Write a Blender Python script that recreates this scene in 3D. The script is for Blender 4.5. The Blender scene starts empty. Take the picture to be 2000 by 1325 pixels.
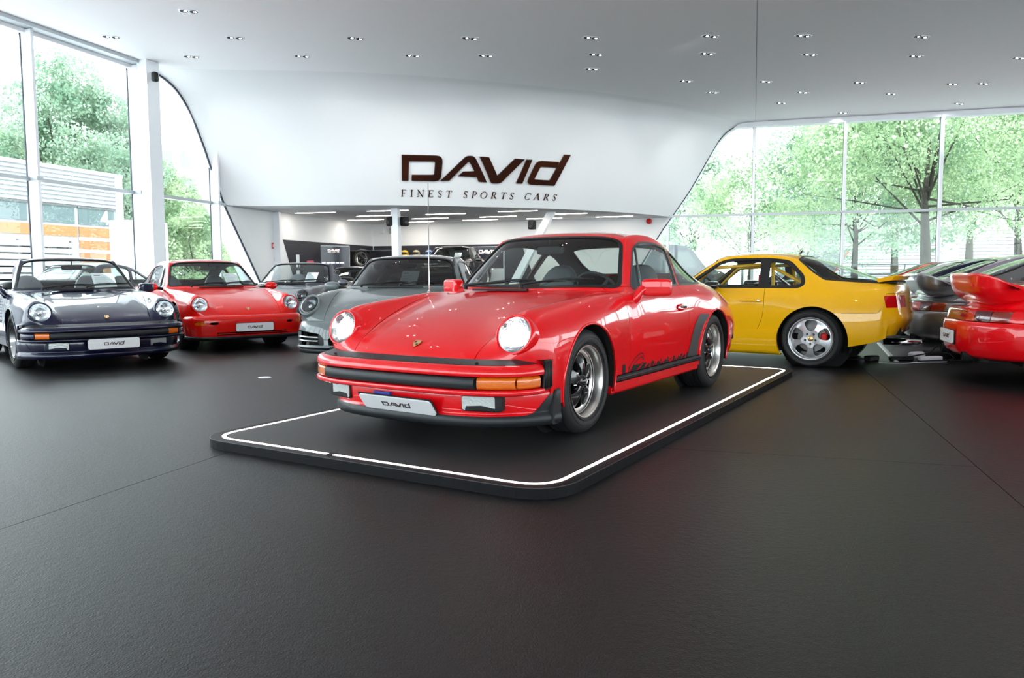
import bpy, bmesh, math, random
import numpy as np
from mathutils import Vector, Matrix
random.seed(7)
SC = bpy.context.scene
COL = SC.collection

# ------------------------------------------------------------------ camera, world, exposure
cam_d = bpy.data.cameras.new('camera'); cam = bpy.data.objects.new('camera', cam_d); COL.objects.link(cam)
SC.camera = cam
CAM_F, CAM_P, CAM_R, CAM_H = 1530.5, 0.081, -0.005, 1.006
cam_d.sensor_width = 36.0; cam_d.lens = CAM_F/2000*36.0; cam_d.clip_start = .05; cam_d.clip_end = 500
def _cam():
    cp, sp = math.cos(CAM_P), math.sin(CAM_P)
    f = Vector((0, cp, -sp)); r = Vector((1, 0, 0)); u = Vector((0, sp, cp))
    c, s = math.cos(CAM_R), math.sin(CAM_R)
    r2 = c*r+s*u; u2 = -s*r+c*u
    m = Matrix(((r2.x, u2.x, -f.x, 0), (r2.y, u2.y, -f.y, 0), (r2.z, u2.z, -f.z, CAM_H), (0, 0, 0, 1)))
    cam.matrix_world = m
    return r2, u2, f
CAM_AX = _cam()
cam_d.dof.use_dof = True; cam_d.dof.focus_distance = 4.7; cam_d.dof.aperture_fstop = 11

SC.view_settings.view_transform = 'Standard'; SC.view_settings.look = 'None'
SC.view_settings.gamma = 1; SC.view_settings.use_curve_mapping = False
SC.view_settings.exposure = 1.28
wd = bpy.data.worlds.new('sky'); SC.world = wd; wd.use_nodes = True
bg = wd.node_tree.nodes['Background']; bg.inputs[0].default_value = (.88, .95, 1, 1); bg.inputs[1].default_value = 3.2
cy = SC.cycles
cy.use_denoising = True; cy.max_bounces = 7; cy.transparent_max_bounces = 24; cy.glossy_bounces = 4
cy.diffuse_bounces = 4; cy.transmission_bounces = 4; cy.caustics_reflective = False; cy.caustics_refractive = False
cy.sample_clamp_indirect = 6
def area_light(name, loc, size, energy, col=(1, 1, 1), rot=(0, 0, 0), sy=None, portal=False):
    d = bpy.data.lights.new(name, 'AREA'); d.energy = energy; d.color = col; d.size = size
    if sy: d.shape = 'RECTANGLE'; d.size_y = sy
    if portal: d.cycles.is_portal = True
    o = bpy.data.objects.new(name, d); o.location = loc; o.rotation_euler = rot; COL.objects.link(o); return o

# ------------------------------------------------------------------ materials
MATS = {}
def mat(name, col=(.8, .8, .8), rough=.5, metal=0., coat=0., coat_r=.03, emit=None, es=1., spec=.5, sheen=0., bump=None, noise=None, trans=0., ior=1.45, alpha=1.):
    if name in MATS: return MATS[name]
    m = bpy.data.materials.new(name); m.use_nodes = True; nt = m.node_tree
    b = nt.nodes['Principled BSDF']
    c4 = (*col, 1)
    b.inputs['Base Color'].default_value = c4; b.inputs['Roughness'].default_value = rough
    b.inputs['Metallic'].default_value = metal; b.inputs['Coat Weight'].default_value = coat
    b.inputs['Coat Roughness'].default_value = coat_r; b.inputs['Specular IOR Level'].default_value = spec
    b.inputs['IOR'].default_value = ior; b.inputs['Transmission Weight'].default_value = trans; b.inputs['Alpha'].default_value = alpha
    if emit: b.inputs['Emission Color'].default_value = (*emit, 1); b.inputs['Emission Strength'].default_value = es
    if bump:  # (scale, strength)
        n = nt.nodes.new('ShaderNodeTexNoise'); n.inputs['Scale'].default_value = bump[0]; n.inputs['Detail'].default_value = 3
        tc = nt.nodes.new('ShaderNodeTexCoord'); nt.links.new(tc.outputs['Object'], n.inputs['Vector'])
        bp = nt.nodes.new('ShaderNodeBump'); bp.inputs['Strength'].default_value = bump[1]; bp.inputs['Distance'].default_value = .01
        nt.links.new(n.outputs['Fac'], bp.inputs['Height']); nt.links.new(bp.outputs['Normal'], b.inputs['Normal'])
    if noise:  # (scale, col2, detail, lo, hi)
        n = nt.nodes.new('ShaderNodeTexNoise'); n.inputs['Scale'].default_value = noise[0]; n.inputs['Detail'].default_value = noise[2]
        tc = nt.nodes.new('ShaderNodeTexCoord'); nt.links.new(tc.outputs['Object'], n.inputs['Vector'])
        r = nt.nodes.new('ShaderNodeValToRGB'); r.color_ramp.elements[0].color = c4; r.color_ramp.elements[1].color = (*noise[1], 1)
        r.color_ramp.elements[0].position = noise[3]; r.color_ramp.elements[1].position = noise[4]
        nt.links.new(n.outputs['Fac'], r.inputs['Fac']); nt.links.new(r.outputs['Color'], b.inputs['Base Color'])
    MATS[name] = m; return m
def glass_mat(name, tint=(.9, .95, .93), ior=1.5, rough=0.0, boost=1.0):
    if name in MATS: return MATS[name]
    m = bpy.data.materials.new(name); m.use_nodes = True; nt = m.node_tree; nt.nodes.clear()
    o = nt.nodes.new('ShaderNodeOutputMaterial'); mx = nt.nodes.new('ShaderNodeMixShader')
    t = nt.nodes.new('ShaderNodeBsdfTransparent'); t.inputs[0].default_value = (*tint, 1)
    g = nt.nodes.new('ShaderNodeBsdfGlossy'); g.inputs['Roughness'].default_value = rough; g.inputs[0].default_value = (1, 1, 1, 1)
    f = nt.nodes.new('ShaderNodeFresnel'); gm = nt.nodes.new('ShaderNodeNewGeometry'); im = nt.nodes.new('ShaderNodeMath'); im.operation = 'MULTIPLY_ADD'
    im.inputs[1].default_value = 1/ior-ior; im.inputs[2].default_value = ior; nt.links.new(gm.outputs['Backfacing'], im.inputs[0]); nt.links.new(im.outputs[0], f.inputs[0])
    mul = nt.nodes.new('ShaderNodeMath'); mul.operation = 'MULTIPLY'; mul.inputs[1].default_value = boost; mul.use_clamp = True
    nt.links.new(f.outputs[0], mul.inputs[0]); nt.links.new(mul.outputs[0], mx.inputs[0])
    nt.links.new(t.outputs[0], mx.inputs[1]); nt.links.new(g.outputs[0], mx.inputs[2]); nt.links.new(mx.outputs[0], o.inputs[0])
    MATS[name] = m; return m

# ------------------------------------------------------------------ object helpers
def link(name, me, parent=None, m=None):
    o = bpy.data.objects.new(name, me); COL.objects.link(o)
    if m is not None and me is not None: me.materials.append(m)
    if parent is not None: o.parent = parent
    return o
def tag(o, label, cat, group=None):
    o['label'] = label; o['category'] = cat
    if group: o['group'] = group
    return o
def empty(name, loc=(0, 0, 0), rz=0.):
    o = bpy.data.objects.new(name, None); COL.objects.link(o); o.location = loc; o.rotation_euler = (0, 0, rz)
    o.empty_display_size = .1; return o
def thing(name, label, cat, loc=(0, 0, 0), rz=0., group=None):
    return tag(empty(name, loc, rz), label, cat, group)
def copy_tree(o, parent=None, loc=None, rz=None):
    c = o.copy(); COL.objects.link(c); c.parent = parent
    if loc is not None: c.location = loc
    if rz is not None: c.rotation_euler = (0, 0, rz)
    for ch in o.children: copy_tree(ch, c)
    return c
class MB:
    """collects simple solids into one mesh"""
    def __init__(s): s.v = []; s.f = []; s.sm = []
    def add(s, vs, fs, smooth=False):
        n = len(s.v); s.v += [tuple(map(float, v)) for v in vs]; s.f += [tuple(i+n for i in f) for f in fs]; s.sm += [smooth]*len(fs); return s
    def box(s, lo, hi, M=None, bev=0):
        x0, y0, z0 = lo; x1, y1, z1 = hi
        if bev:
            b = bev; pts = []
            for z, i in ((z0, b), (z0+b, 0), (z1-b, 0), (z1, b)):
                X0, X1, Y0, Y1 = x0+i, x1-i, y0+i, y1-i; k = b
                pts += [(X0+k, Y0, z), (X1-k, Y0, z), (X1, Y0+k, z), (X1, Y1-k, z), (X1-k, Y1, z), (X0+k, Y1, z), (X0, Y1-k, z), (X0, Y0+k, z)]
            fs = [tuple(range(7, -1, -1)), tuple(range(24, 32))]
            for l in range(3):
                for i in range(8): j = (i+1) % 8; fs.append((l*8+i, l*8+j, l*8+8+j, l*8+8+i))
            vs = pts
        else:
            vs = [(x0, y0, z0), (x1, y0, z0), (x1, y1, z0), (x0, y1, z0), (x0, y0, z1), (x1, y0, z1), (x1, y1, z1), (x0, y1, z1)]
            fs = [(3, 2, 1, 0), (4, 5, 6, 7), (0, 1, 5, 4), (1, 2, 6, 5), (2, 3, 7, 6), (3, 0, 4, 7)]
        if M is not None: vs = [M @ Vector(v) for v in vs]
        return s.add(vs, fs)
    def prism(s, poly, a, b, ax=2, M=None):
        """extrude 2D polygon along axis ax between a and b"""
        n = len(poly)
        def P(p, h): return {0: (h, p[0], p[1]), 1: (p[0], h, p[1]), 2: (p[0], p[1], h)}[ax]
        vs = [P(p, a) for p in poly]+[P(p, b) for p in poly]
        if M is not None: vs = [M @ Vector(v) for v in vs]
        fs = [tuple(range(n-1, -1, -1)), tuple(range(n, 2*n))]+[(i, (i+1) % n, n+(i+1) % n, n+i) for i in range(n)]
        return s.add(vs, fs)
    def tube(s, pts, r, n=8, close=False, caps=True):
        pts = [Vector(p) for p in pts]; rings = []; N = len(pts); up = Vector((0, 0, 1)); prev = None
        for i, p in enumerate(pts):
            a = pts[(i-1) % N] if (i > 0 or close) else p; b = pts[(i+1) % N] if (i < N-1 or close) else p
            t = (b-a).normalized()
            if prev is None: prev = t.orthogonal().normalized() if abs(t.z) > .95 else t.cross(up).normalized()
            u = (prev-t*prev.dot(t)).normalized(); w = t.cross(u); prev = u
            rr = r[i] if isinstance(r, (list, tuple)) else r
            rings.append([p+u*rr*math.cos(2*math.pi*k/n)+w*rr*math.sin(2*math.pi*k/n) for k in range(n)])
        vs = [v for g in rings for v in g]; fs = []
        for i in range(N if close else N-1):
            j = (i+1) % N
            for k in range(n): l = (k+1) % n; fs.append((i*n+k, i*n+l, j*n+l, j*n+k))
        if caps and not close: fs += [tuple(range(n-1, -1, -1)), tuple((N-1)*n+k for k in range(n))]
        return s.add(vs, fs, True)
    def lathe(s, prof, M=None, n=32, a0=0, a1=2*math.pi, smooth=True):
        """profile (r, h) revolved about local z, M maps to place"""
        full = abs(a1-a0-2*math.pi) < 1e-6; N = n if full else n+1; vs = []
        for r, h in prof:
            for k in range(N):
                a = a0+(a1-a0)*k/n; vs.append(Vector((r*math.cos(a), r*math.sin(a), h)))
        if M is not None: vs = [M @ v for v in vs]
        fs = []
        for i in range(len(prof)-1):
            for k in range(n if full else n):
                l = (k+1) % N if full else k+1
                fs.append((i*N+k, i*N+l, (i+1)*N+l, (i+1)*N+k))
        return s.add(vs, fs, smooth)
    def build(s, name, m, parent=None, smooth=None, auto=None, M=None):
        me = bpy.data.meshes.new(name); me.from_pydata(s.v, [], s.f)
        me.polygons.foreach_set('use_smooth', s.sm if smooth is None else [smooth]*len(s.f)); me.update()
        if auto: me.set_sharp_from_angle(angle=math.radians(auto))
        o = link(name, me, parent, m)
        if M is not None: o.matrix_local = M
        return o
def frame(o, z, x=None):
    """matrix with origin o, local z axis z, optional x hint"""
    z = Vector(z).normalized(); x = Vector(x) if x is not None else z.orthogonal()
    x = (x-z*x.dot(z)).normalized(); y = z.cross(x)
    return Matrix(((x.x, y.x, z.x, o[0]), (x.y, y.y, z.y, o[1]), (x.z, y.z, z.z, o[2]), (0, 0, 0, 1)))

# ------------------------------------------------------------------ smooth surface toolkit
def interp_net(C, al, rows_no=(), it=3):
    """turn points the surface should pass through into B-spline control points"""
    C = np.array(C, float)
    def pad(Q, ax):
        if ax == 1: Q = Q.swapaxes(0, 1)
        e = np.concatenate([(2*Q[0]-Q[1])[None], Q, (2*Q[-1]-Q[-2])[None]])
        r = (e[:-2]+4*e[1:-1]+e[2:])/6
        return r.swapaxes(0, 1) if ax == 1 else r
    P = C.copy()
    w = np.full(C.shape[0], al)
    for r in rows_no: w[r] = 0
    for _ in range(it):
        S = pad(pad(P, 0), 1); P = P+(C-S)*w[:, None, None]
    return P
def bsurf(C, nu, nv):
    M, K = C.shape[:2]
    def W(n, cnt):
        t = np.linspace(0, cnt-1, n); i = np.minimum(t.astype(int), cnt-2); f = t-i
        B = np.zeros((n, cnt+2)); r = np.arange(n)
        B[r, i] = (1-f)**3/6; B[r, i+1] = (3*f**3-6*f**2+4)/6; B[r, i+2] = (-3*f**3+3*f**2+3*f+1)/6; B[r, i+3] = f**3/6
        return B, t
    Bu, tu = W(nu, M); Bv, tv = W(nv, K)
    E = np.concatenate([(2*C[0]-C[1])[None], C, (2*C[-1]-C[-2])[None]])
    E = np.concatenate([(2*E[:, 0]-E[:, 1])[:, None], E, (2*E[:, -1]-E[:, -2])[:, None]], 1)
    P = np.einsum('um,mkd,vk->uvd', Bu, E, Bv)
    return P, tu, tv
class Surf:
    def __init__(s, V, N, U, T): s.V, s.N, s.U, s.T = V, N, U, T
    @staticmethod
    def grid(P, tu, tv, flip=False):
        du = np.gradient(P, axis=0); dv = np.gradient(P, axis=1)
        N = np.cross(du, dv)
        if flip: N = -N
        N /= np.linalg.norm(N, axis=2, keepdims=True)+1e-12
        nu, nv = P.shape[:2]; idx = np.arange(nu*nv).reshape(nu, nv)
        a, b, c, d = idx[:-1, :-1].ravel(), idx[1:, :-1].ravel(), idx[1:, 1:].ravel(), idx[:-1, 1:].ravel()
        T = np.concatenate([np.stack([a, b, c], 1), np.stack([a, c, d], 1)])
        if flip: T = T[:, ::-1]
        U = np.stack(np.meshgrid(tu, tv, indexing='ij'), -1).reshape(-1, 2)
        return Surf(P.reshape(-1, 3), N.reshape(-1, 3), U, T)
    def clip(s, f):
        """keep f < 0; f is an array per vertex or a callable(V, U)"""
        if callable(f): f = f(s.V, s.U)
        f = np.asarray(f, float).copy(); f[np.abs(f) < 1e-7] = 1e-7
        ins = f < 0; T = s.T; c = ins[T].sum(1); keep = [T[c == 3]]
        V, N, U = [s.V], [s.N], [s.U]; base = len(s.V)
        def rot(Tk, lone):
            k = np.argmax(lone, 1); r = np.arange(len(Tk))
            return np.stack([Tk[r, k], Tk[r, (k+1) % 3], Tk[r, (k+2) % 3]], 1)
        T1 = rot(T[c == 1], ins[T[c == 1]]); T2 = rot(T[c == 2], ~ins[T[c == 2]])
        E = np.concatenate([T1[:, [0, 1]], T1[:, [0, 2]], T2[:, [0, 1]], T2[:, [0, 2]]])
        if len(E):
            Es = np.sort(E, 1); key = Es[:, 0].astype(np.int64)*base+Es[:, 1]
            uk, inv = np.unique(key, return_inverse=True); a, b = uk//base, uk % base
            t = (f[a]/(f[a]-f[b]))[:, None]
            V.append(s.V[a]*(1-t)+s.V[b]*t); n = s.N[a]*(1-t)+s.N[b]*t
            N.append(n/(np.linalg.norm(n, axis=1, keepdims=True)+1e-12)); U.append(s.U[a]*(1-t)+s.U[b]*t)
            inv = inv.ravel()+base; n1, n2 = len(T1), len(T2)
            p, q, r, w = inv[:n1], inv[n1:2*n1], inv[2*n1:2*n1+n2], inv[2*n1+n2:]
            keep.append(np.stack([T1[:, 0], p, q], 1))
            keep.append(np.stack([T2[:, 1], T2[:, 2], w], 1)); keep.append(np.stack([T2[:, 1], w, r], 1))
        T = np.concatenate(keep); V = np.concatenate(V); N = np.concatenate(N); U = np.concatenate(U)
        used = np.unique(T); m = np.full(len(V), -1); m[used] = np.arange(len(used))
        return Surf(V[used], N[used], U[used], m[T])
    def split(s, f, gap=.0022):
        if callable(f): f = f(s.V, s.U)
        return s.clip(f+gap), s.clip(-f+gap)
    def offset(s, d): return Surf(s.V+s.N*d, s.N, s.U, s.T)
    def build(s, name, m, parent=None, rim=.012, off=0., thick=False):
        V = s.V+s.N*off; T = s.T; n = len(V)
        if len(T) == 0: V = np.zeros((3, 3)); T = np.array([[0, 1, 2]]); s = Surf(V, V+[0, 0, 1], V[:, :2], T); n = 3; rim = 0
        LN = [s.N[T].reshape(-1, 3)]; F = [T]; VV = [V]
        if rim:
            E = np.concatenate([T[:, [0, 1]], T[:, [1, 2]], T[:, [2, 0]]]); key = np.sort(E, 1); k = key[:, 0].astype(np.int64)*n+key[:, 1]
            _, ix, cnt = np.unique(k, return_index=True, return_counts=True); B = E[ix[cnt == 1]]
            a, b = V[B[:, 0]], V[B[:, 1]]; a2 = a-s.N[B[:, 0]]*rim; b2 = b-s.N[B[:, 1]]*rim; nb = len(B)
            fn = np.cross(a2-a, b-a); fn /= np.linalg.norm(fn, axis=1, keepdims=True)+1e-12
            VV.append(np.concatenate([a, b, a2, b2])); i = np.arange(nb)+n
            F.append(np.concatenate([np.stack([i, i+2*nb, i+nb], 1), np.stack([i+nb, i+2*nb, i+3*nb], 1)]))
            LN.append(np.repeat(np.concatenate([fn, fn]), 3, axis=0))
        if thick:
            n2 = sum(len(v) for v in VV); VV.append(V-s.N*rim); F.append(T[:, ::-1]+n2); LN.append(-s.N[T[:, ::-1]].reshape(-1, 3))
        V = np.concatenate(VV); F = np.concatenate(F); L = np.concatenate(LN)
        me = bpy.data.meshes.new(name); me.vertices.add(len(V)); me.vertices.foreach_set('co', V.astype(np.float32).ravel())
        me.loops.add(len(F)*3); me.loops.foreach_set('vertex_index', F.astype(np.int32).ravel())
        me.polygons.add(len(F)); me.polygons.foreach_set('loop_start', np.arange(0, len(F)*3, 3, dtype=np.int32))
        me.polygons.foreach_set('use_smooth', np.ones(len(F), bool)); me.update(calc_edges=True)
        me.normals_split_custom_set(L.astype(np.float32).tolist())
        return link(name, me, parent, m)
def sd_poly(P, poly):
    """signed distance of 2D points to polygon, negative inside"""
    P = np.asarray(P, float); poly = np.asarray(poly, float); d = np.full(len(P), 1e9); s = np.ones(len(P))
    n = len(poly); j = n-1
    for i in range(n):
        e = poly[j]-poly[i]; w = P-poly[i]
        b = w-e*np.clip((w@e)/(e@e+1e-12), 0, 1)[:, None]; d = np.minimum(d, (b**2).sum(1))
        c1 = P[:, 1] >= poly[i][1]; c2 = P[:, 1] < poly[j][1]; c3 = e[0]*w[:, 1] > e[1]*w[:, 0]
        k = (c1 & c2 & c3) | (~c1 & ~c2 & ~c3); s = np.where(k, -s, s); j = i
    return s*np.sqrt(d)
def round_poly(poly, r, n=5):
    """polygon with corners rounded"""
    out = []; m = len(poly)
    for i in range(m):
        p0, p, p1 = map(np.array, (poly[i-1], poly[i], poly[(i+1) % m])); rr = r[i] if isinstance(r, (list, tuple)) else r
        a = p0-p; b = p1-p; la, lb = np.linalg.norm(a), np.linalg.norm(b); q = min(rr, la*.49, lb*.49)
        A = p+a/la*q; B = p+b/lb*q
        if q < 1e-6: out.append(tuple(p)); continue
        for k in range(n+1): t = k/n; out.append(tuple((1-t)**2*A+2*t*(1-t)*p+t*t*B))
    return out
def cat_curve(pts, n):
    """smooth curve through points, n samples per span"""
    P = [np.array(p, float) for p in pts]; P = [2*P[0]-P[1]]+P+[2*P[-1]-P[-2]]; out = []
    for i in range(1, len(P)-2):
        for k in range(n):
            t = k/n; a, b, c, d = P[i-1:i+3]
            out.append(.5*((2*b)+(c-a)*t+(2*a-5*b+4*c-d)*t*t+(3*b-a-3*c+d)*t**3))
    out.append(P[-2]); return np.array(out)
def sweep_plan(path, prof, nps=6, sm_prof=False):
    """profile (outward n, height z) swept along a plan path (x, y); the path is for y>=0 and is mirrored. returns Surf"""
    c = cat_curve(path, nps); c = np.concatenate([c[:0:-1]*[1, -1], c])
    t = np.gradient(c, axis=0); nn = np.stack([-t[:, 1], t[:, 0]], 1); nn /= np.linalg.norm(nn, axis=1, keepdims=True)
    if nn[len(nn)//2, 0] < 0: nn = -nn
    pr = np.array(prof, float)
    if sm_prof: pr = cat_curve(pr, 6)
    P = np.zeros((len(c), len(pr), 3)); P[:, :, :2] = c[:, None]+nn[:, None]*pr[None, :, :1]; P[:, :, 2] = pr[None, :, 1]
    return P
# ------------------------------------------------------------------ shared materials
def paint(name, col, metal=0., rough=.32, coat=1.0):
    return mat('paint_'+name, col, rough, metal, coat, .015, spec=.12)
M_RED = paint('guards_red', (.68, .002, .006)); M_ORANGERED = paint('bright_red', (.70, .008, .005)); M_BLUE = paint('midnight_blue', (.004, .006, .030), .2, .3)
M_GREY = paint('chalk_grey', (.125, .15, .155)); M_YELLOW = paint('speed_yellow', (.74, .39, .003)); M_SLATE = paint('slate_metal', (.09, .095, .12), .6)
M_GREYMET = paint('grey_metal', (.20, .20, .21), .7, .3); M_SILVER = paint('silver_lilac', (.42, .38, .44), .6, .3); M_DKRED = paint('dark_red', (.6, .004, .008))
M_BLACKP = paint('black_paint', (.006, .006, .007)); M_WHITEP = paint('white_paint', (.6, .6, .6))
M_RUB = mat('black_rubber', (.006, .006, .007), .55, spec=.35); M_PLAST = mat('black_plastic', (.010, .012, .015), .42, spec=.4); M_TRIM = mat('satin_trim', (.10, .105, .11), .3, .6)
M_TYRE = mat('tyre_rubber', (.012, .012, .013), .62, bump=(60, .15)); M_LIN = mat('cabin_lining', (.07, .073, .078), .8); M_DARK = mat('dark_void', (.003, .003, .003), .9)
M_POL = mat('polished_rim', (.74, .72, .69), .30, 1.); M_SILW = mat('silver_wheel', (.55, .56, .58), .3, .8, .5); M_CHR = mat('chrome', (.85, .86, .88), .06, 1.)
M_BLKW = mat('black_wheel', (.008, .008, .009), .22, .2, .6); M_SEAT = mat('seat_leather', (.085, .092, .105), .45, bump=(40, .1)); M_DASH = mat('dashboard_vinyl', (.018, .02, .022), .6)
M_WGL = glass_mat('window_glass', (.80, .87, .85), 1.5, 0, 1.2); M_DGL = glass_mat('dark_glass', (.22, .25, .25), 1.5, 0, 1.4); M_LENS = glass_mat('clear_lens', (.93, .96, .97), 1.45, 0, 1.3)
M_ORG = mat('amber_lens', (.66, .13, .004), .12, coat=.8, bump=(60, .2)); M_REDL = mat('red_lens', (.45, .004, .008), .1, coat=1.); M_REFL = mat('lamp_reflector', (.80, .82, .84), .12, 1., bump=(34, .5))
M_PLATE = mat('plate_white', (.74, .75, .77), .35); M_LOGO = mat('logo_dark', (.05, .035, .035), .5); M_PAPER = mat('paper', (.82, .83, .88), .7); M_GOLD = mat('gold_badge', (.75, .52, .22), .3, .8)
M_LIT = mat('lamp_glow', (1, 1, 1), .5, emit=(.95, 1, .99), es=1.3); M_RIB = mat('ribbed_lens', (.72, .75, .74), .14, .6, .5, bump=(70, .22)); M_DISC = mat('brake_disc', (.2, .2, .2), .35, 1.); M_CAL = mat('red_caliper', (.6, .01, .01), .35)
M_SPRAY = mat('satin_black_band', (.035, .037, .04), .5); M_YSEAT = mat('red_webbing', (.5, .01, .02), .7); M_MIRG = mat('mirror_glass', (.75, .8, .82), .03, 1.)

# ------------------------------------------------------------------ wordmark
def _sk(poly): return [((x-762)/112., -((y-(x-765)*.0266)-205)/112.) for x, y in poly]
WORD = [_sk(round_poly(p, r, 3)) for p, r in (
 ([(762, 94), (927, 97), (927, 208), (805, 205), (805, 180), (897, 180), (897, 122), (792, 122), (792, 205), (765, 205)], [0, 26, 26, 0, 0, 6, 6, 0, 0, 0]),
 ([(926, 206), (1024, 96), (1056, 96), (1127, 211), (1090, 209), (1079, 188), (998, 185), (1018, 165), (1065, 163), (1036, 118), (963, 205)], [0, 12, 12, 0, 0, 0, 0, 0, 0, 8, 0]),
 ([(1078, 98), (1118, 100), (1168, 182), (1232, 104), (1274, 106), (1188, 216), (1147, 216)], [0, 0, 5, 0, 0, 14, 10]),
 ([(1283, 107), (1308, 107), (1288, 215), (1260, 214)], 0),
 ([(1306, 218), (1330, 111), (1431, 114), (1426, 140), (1352, 138), (1338, 196), (1412, 199), (1447, 80), (1476, 80), (1442, 223)], [24, 24, 0, 0, 5, 5, 0, 0, 0, 0]))]
WORD_W = (1476-762)/112.
def wordmark(name, h, depth, m, parent=None, M=None, centre=True):
    """logo lettering, cap height h, drawn in local x/y, thickness along z"""
    mb = MB(); sx = h; off = -WORD_W*h/2 if centre else 0; oy = -h/2 if centre else 0
    for p in WORD:
        q = [(x*sx+off, y*sx+oy) for x, y in p]
        if sum(q[i][0]*q[(i+1) % len(q)][1]-q[(i+1) % len(q)][0]*q[i][1] for i in range(len(q))) < 0: q = q[::-1]
        mb.prism(q, 0, depth)
    return mb.build(name, m, parent, M=M)
def plate(parent, M, w=.52, h=.11, name='licence_plate', corner=.02, m=None):
    """showroom plate, local z is the facing normal, x along the width"""
    q = round_poly([(-w/2, -h/2), (w/2, -h/2), (w/2, h/2), (-w/2, h/2)], corner, 4)
    o = MB().prism(q, -.004, .004).build(name, m or M_PLATE, parent, M=M)
    wordmark('lettering', h*.30, .0015, M_LOGO, o, Matrix.Translation((0, 0, .0042)))
    MB().prism([(-w/2-.006, -h/2-.006), (w/2+.006, -h/2-.006), (w/2+.006, h/2+.006), (-w/2-.006, h/2+.006)], -.010, -.0045).build('plate_backing', M_PLAST, o)
    return o

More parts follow.
